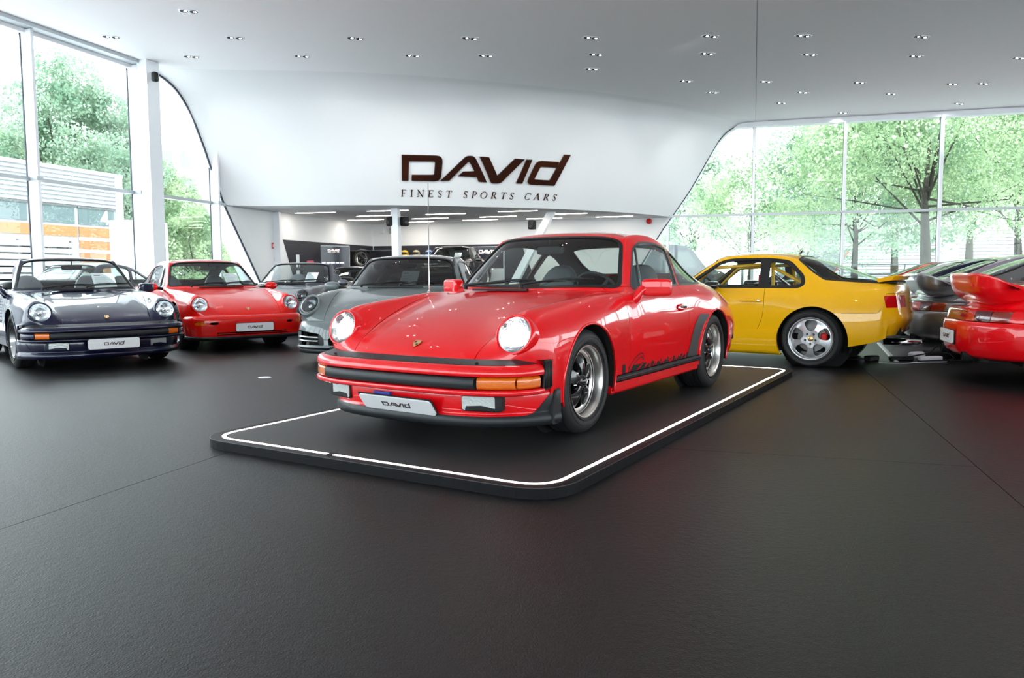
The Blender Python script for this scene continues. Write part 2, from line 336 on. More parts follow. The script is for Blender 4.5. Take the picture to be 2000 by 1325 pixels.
# ------------------------------------------------------------------ wheels (local z = outward)
def wheel_mesh(style, R=.316, lip=.2205, w=.205, parent=None, paint_m=None, M=None, n=48):
    h = w/2
    t = MB(); pr = [(lip-.006, h-.022), (lip+.002, h-.010), (lip+.010, h-.006), (lip+.030, h+.004), (lip+.055, h+.003), (R-.022, h-.008), (R-.008, h-.022), (R, h-.040)]
    x = h-.045
    while x > -h+.045:
        pr += [(R, x), (R-.007, x-.003), (R-.007, x-.009), (R, x-.012)]; x -= .038
    pr += [(R, -h+.04), (R-.02, -h+.008), (lip+.05, -h), (lip, -h+.02)]
    t.lathe(pr, n=n)
    for rr in (lip+.012, lip+.046): t.lathe([(rr, h-.002), (rr+.003, h+.006), (rr+.006, h-.002)], n=n)
    T = t.build('tyre', M_TYRE, parent, auto=40, M=M)
    rim = MB(); d = h-.012
    if style == 'petal':
        rim.lathe([(lip-.004, d-.012), (lip, d-.002), (lip-.002, d+.004), (lip-.008, d+.004), (lip-.013, d-.004), (lip-.018, d-.022), (lip-.022, d-.05), (lip-.034, d-.062), (lip-.052, d-.066)], n=n)
        rim.build('rim', M_POL, T, auto=35)
        s = MB(); z0 = d-.066
        for k in range(5):
            a = k*2*math.pi/5; R2 = Matrix.Rotation(a, 4, 'Z')
            o = [(.040, .018), (.075, .030), (.115, .047), (.150, .053), (.168, .040), (.174, 0)]
            out = o+[(p, -q) for p, q in o[-2::-1]]; zz = {0: .032, 1: .034, 2: .024, 3: .010, 4: .004, 5: .002}
            hs = [zz[min(i, 10-i)] for i in range(11)]
            vs = [(p, q, z0+hh-.006) for (p, q), hh in zip(out, hs)]+[(p, q*.86, z0+hh+.008) for (p, q), hh in zip(out, hs)]+[(p, q, z0-.02) for p, q in out]
            rid = [(.045, 0, z0+.050), (.080, 0, z0+.050), (.120, 0, z0+.040), (.155, 0, z0+.022)]
            N = 11; fs = [(i, i+1, N+i+1, N+i) for i in range(N-1)]+[(2*N+i, 2*N+i+1, i+1, i) for i in range(N-1)]
            b = 3*N; fs += [(N+0, N+1, b+1, b), (N+1, N+2, b+2, b+1), (N+2, N+3, b+3, b+2), (N+3, N+4, N+5, b+3), (N+5, N+6, N+7, b+3), (N+7, N+8, b+2, b+3), (N+8, N+9, b+1, b+2), (N+9, N+10, b, b+1)]
            s.add([R2 @ Vector(v) for v in vs+rid], fs)
        s.lathe([(.0, z0+.052), (.030, z0+.050), (.044, z0+.040), (.050, z0+.01)], n=30)
        s.build('petal_spokes', M_BLKW, T, auto=50)
        c = MB(); c.lathe([(0, z0+.066), (.020, z0+.063), (.030, z0+.054), (.032, z0+.045)], n=24); c.build('centre_cap', M_BLKW, T)
        c = MB()
        for k in range(5):
            a = (k+.5)*2*math.pi/5; c.lathe([(0, .018), (.007, .016), (.009, 0)], Matrix.Translation((.062*math.cos(a), .062*math.sin(a), z0+.012)), n=8)
        c.build('wheel_nuts', M_CHR, T)
    elif style == 'cup':
        rim.lathe([(lip-.004, d-.012), (lip, d-.002), (lip-.003, d+.005), (lip-.010, d+.004), (lip-.016, d-.004), (lip-.020, d-.018), (lip-.026, d-.028)], n=n)
        z0 = d-.018; K = 60; ri = lip-.024
        # one smooth five-armed casting: plate with five rounded openings
        P = []; rs = [.024, .055, .075, .095, .12, .145, .165, .18, ri*.93+.003, ri]
        ang = np.linspace(0, 2*np.pi, 181)[:-1]; rr = np.linspace(.022, ri+.002, 40)
        A, Q = np.meshgrid(ang, rr, indexing='ij'); X = Q*np.cos(A); Y = Q*np.sin(A)
        ph = (A+np.pi/5) % (2*np.pi/5)-np.pi/5; prof = np.interp(Q, [0, .05, .1, .17, ri], [.006, .010, .012, .004, -.006])
        arm = np.abs((A) % (2*np.pi/5)-np.pi/5); Z = z0+prof-.10*(Q*np.sin(arm))**2*6*(Q < ri*.96)
        lx = Q*np.cos(ph)-(.080+(ri-.010))/2; ly = Q*np.sin(ph); hw = (ri-.010-.080)/2
        wob = .040+.040*np.clip((lx/hw+1)/2, 0, 1)
        op = ((np.abs(lx)/hw)**2.6+(np.abs(ly)/wob)**2.6)**(1/2.6)-1
        G = np.stack([X, Y, Z], -1); G = np.concatenate([G, G[:1]]); op = np.concatenate([op, op[:1]])
        S = Surf.grid(G, np.arange(len(G)), rr, flip=True)
        if S.N[:, 2].mean() < 0: S.N = -S.N; S.T = S.T[:, ::-1]
        S = S.clip(-op.ravel()*.03)
        for k in range(5):
            a = math.pi+k*2*math.pi/5; cx, cyy = .056*math.cos(a), .056*math.sin(a)
            S = S.clip(lambda V, U: .0125-np.hypot(V[:, 0]-cx, V[:, 1]-cyy))
        rim.build('rim', paint_m or M_SILW, T, auto=35)
        S.build('spokes', paint_m or M_SILW, T, rim=.022)
        c = MB(); c.lathe([(0, z0+.016), (.024, z0+.015), (.031, z0+.008), (.031, z0-.01)], n=24); c.build('centre_cap', M_GOLD, T)
    else:  # 'mesh': many thin spokes, bright
        rim.lathe([(lip-.004, d-.012), (lip, d-.002), (lip-.003, d+.004), (lip-.012, d+.004), (lip-.02, d-.02), (lip-.03, d-.06), (lip-.05, d-.065)], n=n)
        rim.build('rim', M_CHR, T, auto=35); s = MB(); z0 = d-.06
        for k in range(20):
            a = k*math.pi/10
            for da in (-.16, .16): s.tube([(.05*math.cos(a), .05*math.sin(a), z0+.02), (.175*math.cos(a+da), .175*math.sin(a+da), z0)], .006, 5)
        s.lathe([(0, z0+.03), (.04, z0+.028), (.055, z0+.01)], n=20); s.build('spokes', M_CHR, T, auto=40)
    b = MB(); b.lathe([(0, -.012+d-.066), (.06, -.012+d-.066), (.06, d-.10), (.150, d-.10), (.150, d-.115)], n=36); b.build('brake_disc', M_DISC, T, auto=30)
    if style == 'cup': b = MB(); b.box((-.06, -.160, d-.10), (.06, -.095, d-.045), bev=.012); b.build('brake_caliper', M_CAL, T)
    b = MB(); b.lathe([(lip-.02, -h+.03), (0, -h+.03)], n=24); b.lathe([(lip-.03, d-.05), (lip-.018, -h+.03)], n=36); b.build('rim_barrel', M_BLKW if style == 'petal' else M_DISC, T)
    return T
def put_wheels(parent, fx, rx, fy, ry, style, R=.316, lip=.2205, wf=.205, wr=.225, sides=(1, -1), pm=None, steer=0.):
    for x, y, w in ((fx, fy, wf), (rx, ry, wr)):
        proto = None
        for s in sides:
            rot = steer if x == fx else 0
            Mx = frame((x, s*(y-w/2), R), (math.sin(rot)*-s, s*math.cos(rot), 0), (0, 0, 1))
            if proto is None:
                proto = wheel_mesh(style, R, lip, w, parent, pm, Mx)
            else:
                c = copy_tree(proto, parent); c.matrix_local = Mx

# ------------------------------------------------------------------ cabin furniture (car frame)
def seat(parent, x, y, m=M_SEAT, z=.24, tall=.62, lean=.32):
    def pad(P, name, par):
        S = Surf.grid(P, np.arange(P.shape[0]), np.arange(P.shape[1])); return S.build(name, m, par, rim=0)
    def blob(w0, d, h, n=3.2):
        a = np.linspace(-np.pi/2, np.pi/2, 13); b = np.linspace(-np.pi, np.pi, 29); A, B = np.meshgrid(a, b, indexing='ij')
        e = lambda c: np.sign(c)*np.abs(c)**(2/n)
        return np.stack([d/2*e(np.cos(A))*e(np.cos(B)), w0/2*e(np.cos(A))*e(np.sin(B)), h/2*e(np.sin(A))], -1)
    P = blob(.50, .52, .16); P += [x, y, z+.08]; b = pad(P, 'seat', parent)
    Q = blob(.48, .13, tall, 3.0); t = (Q[..., 2]/tall+.5); Q[..., 1] *= 1-.34*t**2; Q[..., 0] -= .03*(np.abs(Q[..., 1])/.24)**2*-1
    Q[..., 0] -= lean*(Q[..., 2]+tall/2); Q += [x-.27, y, z+.10+tall/2]; pad(Q, 'seat_backrest', b)
    return b
def steering(parent, x, y, z, r=.185):
    M = frame((x, y, z), (-.92, 0, .40)); mb = MB(); mb.tube([M @ Vector((r*math.cos(a), r*math.sin(a), 0)) for a in np.linspace(0, 2*np.pi, 29)[:-1]], .013, 8, close=True)
    for a in (0.2, math.pi-.2, -math.pi/2): mb.tube([M @ Vector((0, 0, -.03)), M @ Vector((r*math.sin(a)*1, r*math.cos(a), 0))], .014, 6)
    mb.lathe([(0, .0), (.05, -.01), (.055, -.04)], M, 16); mb.tube([M @ Vector((0, 0, -.03)), M @ Vector((0, 0, -.3))], .025, 8)
    return mb.build('steering_wheel', M_DASH, parent)
def soft_box(name, m, parent, c, d, n=4., M=None, taper=0., res=(11, 25)):
    a = np.linspace(-np.pi/2, np.pi/2, res[0]); b = np.linspace(-np.pi, np.pi, res[1]); A, B = np.meshgrid(a, b, indexing='ij')
    e = lambda q: np.sign(q)*np.abs(q)**(2/n)
    P = np.stack([d[0]/2*e(np.cos(A))*e(np.cos(B)), d[1]/2*e(np.cos(A))*e(np.sin(B)), d[2]/2*e(np.sin(A))], -1)
    if taper: P[..., 2] *= 1-taper*(P[..., 1]/d[1]+.5)
    P = P.reshape(-1, 3)
    if M is not None: P = np.array([tuple(M.to_3x3() @ Vector(p)) for p in P])
    P = (P+np.array(c)).reshape(res[0], res[1], 3)
    return Surf.grid(P, np.arange(res[0]), np.arange(res[1])).build(name, m, parent, rim=0)
def price_sheet(parent, c, nrm, w=.21, h=.297):
    M = frame(c, nrm, (0, 1, 0)); o = MB().prism([(-w/2, -h/2), (w/2, -h/2), (w/2, h/2), (-w/2, h/2)], -.001, .001, M=M).build('price_sheet', M_PAPER, parent)
    mb = MB(); mb.prism([(-w*.4, h*.34), (-w*.12, h*.34), (-w*.12, h*.38), (-w*.4, h*.38)], .0012, .0016, M=M)
    for k in range(9): mb.prism([(-w*.4, h*(.22-.055*k)), (w*(.1+.25*((k*7) % 3)/3), h*(.22-.055*k)), (w*(.1+.25*((k*7) % 3)/3), h*(.228-.055*k)), (-w*.4, h*(.228-.055*k))], .0012, .0014, M=M)
    mb.build('print', M_LOGO, o); return o
def wiper(parent, p0, p1, p2, up=.012, name='wiper'):
    """arm from pivot p0 to p1 (blade middle); blade from p1-p2 .. p1+p2"""
    mb = MB(); p0, p1, p2 = Vector(p0), Vector(p1), Vector(p2)
    mb.tube([p0, p0+Vector((0, 0, .03)), (p0+p1)/2+Vector((0, 0, up+.01)), p1], [.012, .012, .006, .005], 6); mb.lathe([(0, .035), (.014, .03), (.016, 0)], frame(p0, (0, 0, 1)), 10)
    mb.tube([p1-p2, p1-p2*.5+Vector((0, 0, up)), p1+Vector((0, 0, up*1.2)), p1+p2*.5+Vector((0, 0, up)), p1+p2], [.005, .007, .008, .007, .005], 6)
    mb.tube([p1-p2, p1+p2], .004, 4); return mb.build(name, M_RUB, parent)
# ------------------------------------------------------------------ the rear-engined coupe family
# rows run nose -> tail, ten points each run centre line -> sill
N911 = [
 [(.745,0,.475),(.74,.20,.475),(.73,.36,.475),(.712,.47,.474),(.69,.555,.474),(.665,.64,.472),(.60,.725,.465),(.50,.782,.42),(.47,.785,.34),(.46,.775,.25)],
 [(.735,0,.505),(.73,.20,.506),(.722,.36,.508),(.702,.47,.512),(.68,.55,.53),(.655,.64,.545),(.612,.735,.530),(.48,.785,.45),(.44,.79,.35),(.43,.78,.25)],
 [(.665,0,.558),(.66,.20,.560),(.65,.36,.562),(.635,.465,.570),(.625,.545,.610),(.612,.638,.655),(.578,.742,.632),(.44,.795,.52),(.38,.797,.38),(.37,.785,.24)],
 [(.52,0,.625),(.518,.20,.626),(.512,.37,.622),(.508,.475,.625),(.522,.55,.696),(.524,.636,.750),(.485,.745,.695),(.34,.797,.56),(.30,.803,.40),(.30,.79,.23)],
 [(.30,0,.698),(.30,.22,.697),(.30,.39,.688),(.30,.50,.688),(.30,.570,.740),(.30,.648,.786),(.28,.752,.715),(.20,.803,.585),(.18,.808,.40),(.18,.79,.22)],
 [(.0,0,.768),(.0,.24,.766),(.0,.42,.756),(.0,.535,.756),(.0,.60,.785),(.0,.668,.812),(-.02,.762,.745),(-.05,.808,.60),(-.05,.810,.40),(-.05,.79,.22)],
 [(-.28,0,.824),(-.28,.25,.822),(-.29,.44,.814),(-.30,.555,.814),(-.31,.625,.825),(-.32,.682,.832),(-.34,.758,.765),(-.36,.795,.61),(-.36,.795,.40),(-.36,.785,.22)],
 [(-.41,0,.857),(-.42,.25,.856),(-.47,.47,.848),(-.60,.615,.840),(-.645,.675,.838),(-.63,.715,.832),(-.61,.75,.775),(-.60,.783,.62),(-.60,.788,.40),(-.60,.78,.22)],
 [(-.428,0,.872),(-.438,.25,.870),(-.49,.47,.863),(-.625,.62,.857),(-.685,.678,.853),(-.70,.718,.838),(-.66,.752,.777),(-.66,.783,.62),(-.66,.788,.40),(-.66,.78,.22)],
 [(-.575,0,.988),(-.585,.25,.984),(-.635,.47,.972),(-.75,.602,.958),(-.785,.643,.950),(-.80,.718,.845),(-.76,.753,.779),(-.76,.784,.62),(-.76,.789,.40),(-.76,.78,.22)],
 [(-.735,0,1.112),(-.745,.24,1.107),(-.79,.45,1.092),(-.878,.572,1.070),(-.912,.612,1.058),(-.92,.720,.847),(-.88,.754,.781),(-.88,.785,.62),(-.88,.790,.40),(-.88,.78,.22)],
 [(-.885,0,1.222),(-.895,.22,1.217),(-.93,.41,1.203),(-.995,.525,1.180),(-1.03,.572,1.158),(-1.05,.722,.849),(-1.02,.755,.783),(-1.02,.786,.62),(-1.02,.790,.40),(-1.02,.78,.22)],
 [(-1.02,0,1.266),(-1.03,.22,1.262),(-1.06,.40,1.250),(-1.10,.505,1.228),(-1.14,.568,1.190),(-1.17,.722,.852),(-1.15,.756,.785),(-1.15,.786,.62),(-1.15,.790,.40),(-1.15,.78,.22)],
 [(-1.32,0,1.286),(-1.32,.22,1.282),(-1.34,.38,1.268),(-1.36,.49,1.245),(-1.38,.556,1.205),(-1.40,.711,.858),(-1.40,.754,.787),(-1.40,.787,.62),(-1.40,.790,.40),(-1.40,.78,.22)],
 [(-1.62,0,1.270),(-1.62,.22,1.265),(-1.63,.38,1.250),(-1.64,.485,1.228),(-1.66,.55,1.185),(-1.66,.708,.860),(-1.66,.756,.790),(-1.66,.788,.62),(-1.66,.790,.40),(-1.66,.78,.22)],
 [(-1.92,0,1.215),(-1.92,.21,1.210),(-1.92,.37,1.196),(-1.93,.465,1.172),(-1.94,.532,1.128),(-1.93,.700,.866),(-1.93,.762,.795),(-1.92,.796,.63),(-1.92,.798,.42),(-1.92,.785,.23)],
 [(-2.20,0,1.122),(-2.20,.20,1.117),(-2.20,.36,1.104),(-2.20,.45,1.080),(-2.20,.515,1.030),(-2.18,.682,.872),(-2.18,.772,.790),(-2.18,.820,.64),(-2.18,.824,.44),(-2.18,.80,.25)],
 [(-2.46,0,1.015),(-2.46,.20,1.010),(-2.46,.36,.997),(-2.46,.45,.972),(-2.45,.52,.935),(-2.42,.665,.862),(-2.42,.770,.775),(-2.42,.822,.62),(-2.42,.824,.44),(-2.42,.80,.25)],
 [(-2.70,0,.912),(-2.70,.20,.908),(-2.70,.36,.898),(-2.69,.46,.880),(-2.68,.54,.860),(-2.64,.655,.828),(-2.63,.755,.745),(-2.62,.808,.60),(-2.62,.812,.44),(-2.62,.79,.26)],
 [(-2.94,0,.812),(-2.94,.20,.808),(-2.93,.36,.800),(-2.92,.46,.792),(-2.90,.54,.782),(-2.86,.645,.762),(-2.83,.735,.690),(-2.80,.790,.57),(-2.79,.795,.44),(-2.79,.775,.30)],
 [(-3.12,0,.722),(-3.12,.20,.718),(-3.11,.36,.712),(-3.10,.46,.706),(-3.08,.54,.700),(-3.03,.635,.685),(-2.98,.715,.630),(-2.92,.765,.545),(-2.90,.772,.46),(-2.90,.755,.36)],
 [(-3.22,0,.630),(-3.22,.20,.626),(-3.21,.36,.620),(-3.20,.46,.616),(-3.18,.54,.610),(-3.13,.63,.600),(-3.08,.70,.575),(-3.02,.745,.52),(-3.00,.75,.48),(-3.00,.74,.42)],
 [(-3.25,0,.52),(-3.25,.20,.52),(-3.24,.36,.52),(-3.23,.46,.52),(-3.21,.54,.52),(-3.17,.63,.52),(-3.12,.69,.515),(-3.06,.73,.50),(-3.04,.735,.48),(-3.04,.73,.45)]]
def net911(hip=0., fend=0.):
    C = np.array(N911, float)
    for r in range(len(C)):
        x = C[r, 7, 0]; g = math.exp(-((x+2.35)/.62)**2)*hip+math.exp(-((x-.0)/.45)**2)*fend
        for k, w in ((5, .25), (6, .75), (7, 1), (8, 1), (9, .8)): C[r, k, 1] += g*w
    return C
def mirror_net(C):
    L = C[:, :0:-1].copy(); L[..., 1] *= -1; return np.concatenate([L, C], 1)
def side(V, s): return s*V[:, 1]
def surf_from(C, nu, nv, al=.9, crease=()):
    Cp = interp_net(mirror_net(C), al, crease); P, tu, tv = bsurf(Cp, nu, nv); tv = tv-(C.shape[1]-1)
    return Surf.grid(P, tu, tv, flip=True)
def where_f(cond, f): return np.where(cond, f, 1.0)
def glaze(S, f, seal_w, root, glass_m, seal_m, gname, off=-.006):
    """cut a window out of S: f<0 inside glass, metric. returns remaining body"""
    g = S.clip(f)
    pane = g.build(gname, glass_m, root, rim=0, off=off)
    if seal_w:
        f2 = lambda V, U: f(V, U)-seal_w
        g2 = S.clip(f2).clip(lambda V, U: -f(V, U))
        g2.build(gname.replace('window', 'window_seal') if 'window' in gname else 'windscreen_seal', seal_m, root, rim=.014, off=.003)
        return S.clip(lambda V, U: -f2(V, U))
    return S.clip(lambda V, U: -f(V, U))
WS_D = np.array([-.770, .638]); WS_O = np.array([-.42, .868])
def ws_t(V): return (V[:, 0]-WS_O[0])*WS_D[0]+(V[:, 2]-WS_O[1])*WS_D[1]
WS_POLY = round_poly([(-.645, .208), (-.45, .085), (-.2, .028), (0, .020), (.2, .028), (.45, .085), (.645, .208), (.512, .655), (.3, .607), (0, .588), (-.3, .607), (-.512, .655)], [.05, .1, .1, .1, .1, .1, .05, .07, .1, .1, .1, .07])
RW_D = np.array([-.915, -.40]); RW_O = np.array([-1.93, 1.215])
def rw_t(V): return (V[:, 0]-RW_O[0])*RW_D[0]+(V[:, 2]-RW_O[1])*RW_D[1]
RW_POLY = round_poly([(-.40, .04), (.40, .04), (.45, .36), (.44, .66), (0, .70), (-.44, .66), (-.45, .36)], [.10, .10, .1, .14, .2, .14, .1])
SG_POLY = round_poly([(-.79, .868), (-1.07, 1.140), (-1.20, 1.180), (-1.38, 1.186), (-1.55, 1.180), (-1.745, 1.152), (-1.625, .882)], [.02, .05, .1, .1, .1, .03, .02])
QG_POLY = round_poly([(-1.695, .884), (-1.805, 1.140), (-1.93, 1.100), (-2.10, 1.010), (-2.24, .920), (-2.225, .892)], [.02, .03, .1, .1, .06, .03])
DOOR_POLY = round_poly([(-.60, .95), (-.585, .60), (-.57, .292), (-1.56, .292), (-1.66, .45), (-1.70, .62), (-1.655, .95)], [.01, .05, .05, .07, .1, .1, .01])
HOOD_POLY = round_poly([(.90, .43), (.62, .455), (.40, .50), (.15, .555), (-.10, .595), (-.27, .61), (-.345, .45), (-.335, .2), (-.33, 0), (-.335, -.2), (-.345, -.45), (-.27, -.61), (-.10, -.595), (.15, -.555), (.40, -.50), (.62, -.455), (.90, -.43)], [0, .1, .2, .2, .15, .05, .05, .1, .1, .1, .05, .05, .15, .2, .2, .1, 0])
LID_POLY = [(-2.72, .40), (-3.00, .44), (-3.4, .43), (-3.4, -.43), (-3.00, -.44), (-2.72, -.40), (-2.69, 0)]

def lamp(root, c, nrm, r, pm, lit=False, oval=1., depth=.12):
    rm = M_REFL if oval == 1 else mat('smoked_reflector', (.10, .11, .12), .15, .9, bump=(30, .4))
    M = frame(c, nrm, (0, 1, 0)); n = 36; K = Matrix.Diagonal((1, oval, 1, 1)); M2 = M @ K
    b = MB(); b.lathe([(r+.016, -.09), (r+.016, -.02), (r+.013, .001), (r+.007, .006), (r-.002, .003), (r-.004, -.01)], M2, n); o = b.build('headlamp', pm, root)
    l = MB(); l.lathe([(r-.001, .000), (r*.93, .010), (r*.75, .018), (r*.5, .024), (r*.25, .027), (0.0001, .028)], M2, n); l.build('lens', M_LENS, o)
    k = MB(); k.lathe([(r-.002, -.002), (r*.9, -.02), (r*.7, -.05), (r*.35, -.075), (0.0001, -.08)], M2, n); k.build('reflector', rm, o)
    u = MB(); u.lathe([(.0001, .012-.03), (.018, .006-.03), (.022, -.03), (.014, -.07)], M2, 16); u.build('bulb', M_LIT if lit else M_CHR, o)
    if lit: u = MB(); u.lathe([(.0001, -.020), (r*.35, -.0215), (r*.62, -.026)], M2, 24); u.build('glowing_beam', M_LIT, o)
    return o
def common_interior(root, S, cabrio=False, cage=False, sheet=None, seats=True, lin=True, rows=(6.6, 19.5)):
    if seats:
        for s in (1, -1): seat(root, -1.22, .36*s, lean=.34, z=.22, tall=.72)
    if not cabrio: soft_box('rear_bench', M_SEAT, root, (-1.95, 0, .62), (.35, 1.0, .36))
    soft_box('dashboard', M_DASH, root, (-.72, 0, .775), (.36, 1.22, .17), 5); steering(root, -.93, .36, .80)
    soft_box('cabin_floor', M_DARK, root, (-1.35, 0, .28), (1.7, 1.36, .16), 8)
    if sheet: price_sheet(root, *sheet)

def car911(name, label, pm, pose, z0=0., hip=0., fend=0., style='G', wheel='petal', nu=150, nv=121, roof=True, lit=False, decal=False, group=None, front=True, rear=False, sheet=None, cage=False, glass=None, wr=.225, fy=.775, ry=.79, rear_style=None, steer=0., vis_side=(1, -1), lamp_oval=1., wheelpm=None, wing=True, roof_m=None):
    root = thing(name, label, 'car', (pose[0], pose[1], z0), pose[2], group)
    glass = glass or M_WGL
    S = surf_from(net911(hip, fend), nu, nv, .9, (7, 8)); FULL = S
    # wheel arches
    def arch(V, U):
        a = .348-np.hypot(V[:, 0], (V[:, 2]-.318)); b = .350-np.hypot(V[:, 0]+2.272, (V[:, 2]-.318))
        return np.where(np.abs(V[:, 1]) < .5, -1, np.maximum(a, b))
    S = S.clip(arch)
    # lip along the arches
    for s in vis_side:
        for cx, w0 in ((0, 0), (-2.272, 1)):
            K = s*FULL.V[:, 1] > .5; PV = FULL.V[K]; PN = FULL.N[K]; pts = []
            a0, a1 = (-.30, math.pi+.30) if cx == 0 else (-.1, math.pi+.3)
            for a in np.linspace(a0, a1, 40):
                qx, qz = cx+.349*math.cos(a), .318+.349*math.sin(a); d = np.hypot(PV[:, 0]-qx, PV[:, 2]-qz); k = np.argsort(d)[:12]; w = 1/(d[k]**2+1e-5); w /= w.sum()
                if qz > .20: pts.append((qx, (PV[k, 1]*w).sum(), qz))
            m = MB(); m.tube(pts, .0075, 8); m.build('arch_lip', pm, root)
            m = MB(); vs = [p for p in pts]+[(p[0], p[1]-s*.05, p[2]) for p in pts]; n_ = len(pts); m.add(vs, [(i_, i_+1, n_+i_+1, n_+i_) for i_ in range(n_-1)], True); m.build('arch_return', M_DARK, root)
    LC = (.612, .640, .634); LN = (.94, .02, .34)
    if style == '992': LC = (.588, .655, .668); LN = (.74, .10, .66)
    if front:
        n = np.array(LN)/np.linalg.norm(LN)
        for s in (1, -1):
            c = np.array([LC[0], s*LC[1], LC[2]]); n2 = n*[1, s, 1]
            def hole(V, U):
                d = V-c; h = d@n2; e_ = d-h[:, None]*n2; ux = np.array([0, 1, 0])-n2[1]*n2; ux /= np.linalg.norm(ux); uy = np.cross(n2, ux); rr = np.hypot(e_@ux, (e_@uy)/lamp_oval); return np.where(V[:, 0] < .3, -1, .108-rr)
            S = S.clip(hole); lamp(root, c+n2*.004, n2, .103 if style != '992' else .098, pm, lit, lamp_oval)
    if not front: pass
    # windscreen, rear window, side glass
    def f_ws(V, U): return where_f((U[:, 0] > 6.5) & (U[:, 0] < 13) & (V[:, 2] > .8), sd_poly(np.stack([V[:, 1], ws_t(V)], 1), WS_POLY))
    def f_rw(V, U): return where_f((U[:, 0] > 13.5) & (U[:, 0] < 19), sd_poly(np.stack([V[:, 1], rw_t(V)], 1), RW_POLY))
    S = glaze(S, f_ws, .024, root, glass, M_RUB, 'windscreen')
    if roof: S = glaze(S, f_rw, .02, root, glass, M_RUB, 'rear_window')
    LIN = FULL.clip(arch).clip(lambda V, U: 6.4-U[:, 0]).clip(lambda V, U: .01-f_ws(V, U))
    if roof: LIN = LIN.clip(lambda V, U: .01-f_rw(V, U))
    for s in (1, -1):
        for poly, nm in ((SG_POLY, 'side_window'), (QG_POLY, 'quarter_window')):
            def f_sg(V, U, poly=poly): return where_f((s*V[:, 1] > .4) & (np.abs(U[:, 1]) > 3.6) & (V[:, 2] > .75), sd_poly(V[:, [0, 2]], poly))
            if roof:
                S = glaze(S, f_sg, .016, root, glass, M_TRIM, nm); LIN = LIN.clip(lambda V, U: .008-f_sg(V, U))
    if roof:   # black frame between door glass and quarter glass
        for s in vis_side:
            a = MB(); a.tube([(-.80, s*.695, .868), (-.985, s*.605, 1.03), (-1.04, s*.575, 1.13)] if False else [(-.92, s*.712, .864), (-1.10, s*.585, 1.140)], .009, 6); a.build('vent_window_bar', M_TRIM, root)
    if not roof:
        def cut(V, U): return np.where((U[:, 0] < 11.5) | (U[:, 0] > 18), -1, np.minimum(np.minimum(U[:, 0]-11.75, 17.4-U[:, 0]), 4.95-np.abs(U[:, 1])))
        def cut2(V, U): return np.where((np.abs(U[:, 1]) > 4.05) & (np.abs(U[:, 1]) < 4.95) & (U[:, 0] > 8.6) & (U[:, 0] < 12), 1., -1.)
        S = S.clip(cut).clip(lambda V, U: np.where((U[:, 0] > 8.3) & (U[:, 0] < 12.5) & (V[:, 2] > .86), np.minimum(np.abs(U[:, 1])-4.30, 1), -1))
        LIN = LIN.clip(cut).clip(lambda V, U: np.where((U[:, 0] > 8.3) & (U[:, 0] < 12.5) & (V[:, 2] > .86), np.minimum(np.abs(U[:, 1])-4.30, 1), -1))
        soft_box('folded_roof', M_RUB, root, (-2.22, 0, .88), (.50, 1.20, .20), 3.5)
    LIN.build('cabin_lining', M_LIN, root, rim=0, off=-.022)
    # hood, doors, fenders
    hood, S = S.split(lambda V, U: where_f(U[:, 0] < 7.2, sd_poly(V[:, :2], HOOD_POLY)))
    hood.build('bonnet', pm, root)
    for s in (1, -1):
        door, S = S.split(lambda V, U: where_f((s*V[:, 1] > .55) & (V[:, 2] < .95), np.maximum(sd_poly(V[:, [0, 2]], DOOR_POLY), V[:, 2]-.876)))
        d = door.build('door', pm, root)
        if s in vis_side and style != 'rear':
            h = MB(); h.box((-1.60, s*.790-.012 if s > 0 else s*.790-.012, .697), (-1.46, s*.790+.012, .717), bev=.005); h.build('handle', M_CHR, d)
            g = soft_box('handle_recess', pm, d, (-1.53, s*.783, .706), (.09, .02, .055), 3)
    if rear:
        lid, S = S.split(lambda V, U: where_f(U[:, 0] > 17, sd_poly(V[:, :2], LID_POLY)))
        lid.build('engine_lid', pm, root)
    fen = S.clip(lambda V, U: np.maximum(V[:, 0]+.585+.0022, U[:, 0]*0-1)*-1) if False else None
    for s, nm in ((1, 'front_wing'), (-1, 'front_wing')):
        fw, S = S.split(lambda V, U: where_f((s*V[:, 1] > .05) & (U[:, 0] < 7.9), np.maximum(-.57-V[:, 0], U[:, 0]-6.93)), .0015)
        fw.build(nm, pm, root)
    if roof_m:
        T_, S = S.split(lambda V, U: where_f((U[:, 0] > 9) & (U[:, 0] < 18), np.maximum(np.maximum(np.abs(U[:, 1])-3.75, 10.4-U[:, 0]), U[:, 0]-15.2))); T_.build('roof_panel', roof_m, root)
    S.build('body_shell', pm, root)
    # sills and under-side
    for s in (1, -1):
        m = MB(); m.box((-1.93, .70 if s > 0 else -.778, .19), (-.33, .778 if s > 0 else -.70, .245), bev=.012); m.build('sill', pm, root)
    m = MB(); m.box((-2.9, -.66, .17), (.62, .66, .30)); m.box((-2.9, -.50, .28), (.55, .50, .50)); m.box((-.33,-.70,.20),(-.30,.70,.78)); m.build('underbody', M_DARK, root)
    for cx in (0, -2.272):
        for s in (1, -1):
            m = MB(); m.lathe([(.365, 0), (.365, .22)], frame((cx, s*.545, .318), (0, s, 0), (1, 0, 0)), 20, -.35, math.pi+.35) if s < 0 else m.lathe([(.365, 0), (.365, .22)], frame((cx, s*.545, .318), (0, s, 0), (-1, 0, 0)), 20, -.35, math.pi+.35)
            m.lathe([(0, 0), (.36, 0)], frame((cx, s*.55, .33), (0, s, 0)), 24); m.build('wheel_housing', M_DARK, root)
    put_wheels(root, 0, -2.272, fy+fend, ry+hip*.9, wheel, .316, .2205, .205, wr, (1, -1), wheelpm, steer)
    common_interior(root, S, not roof, cage, sheet)
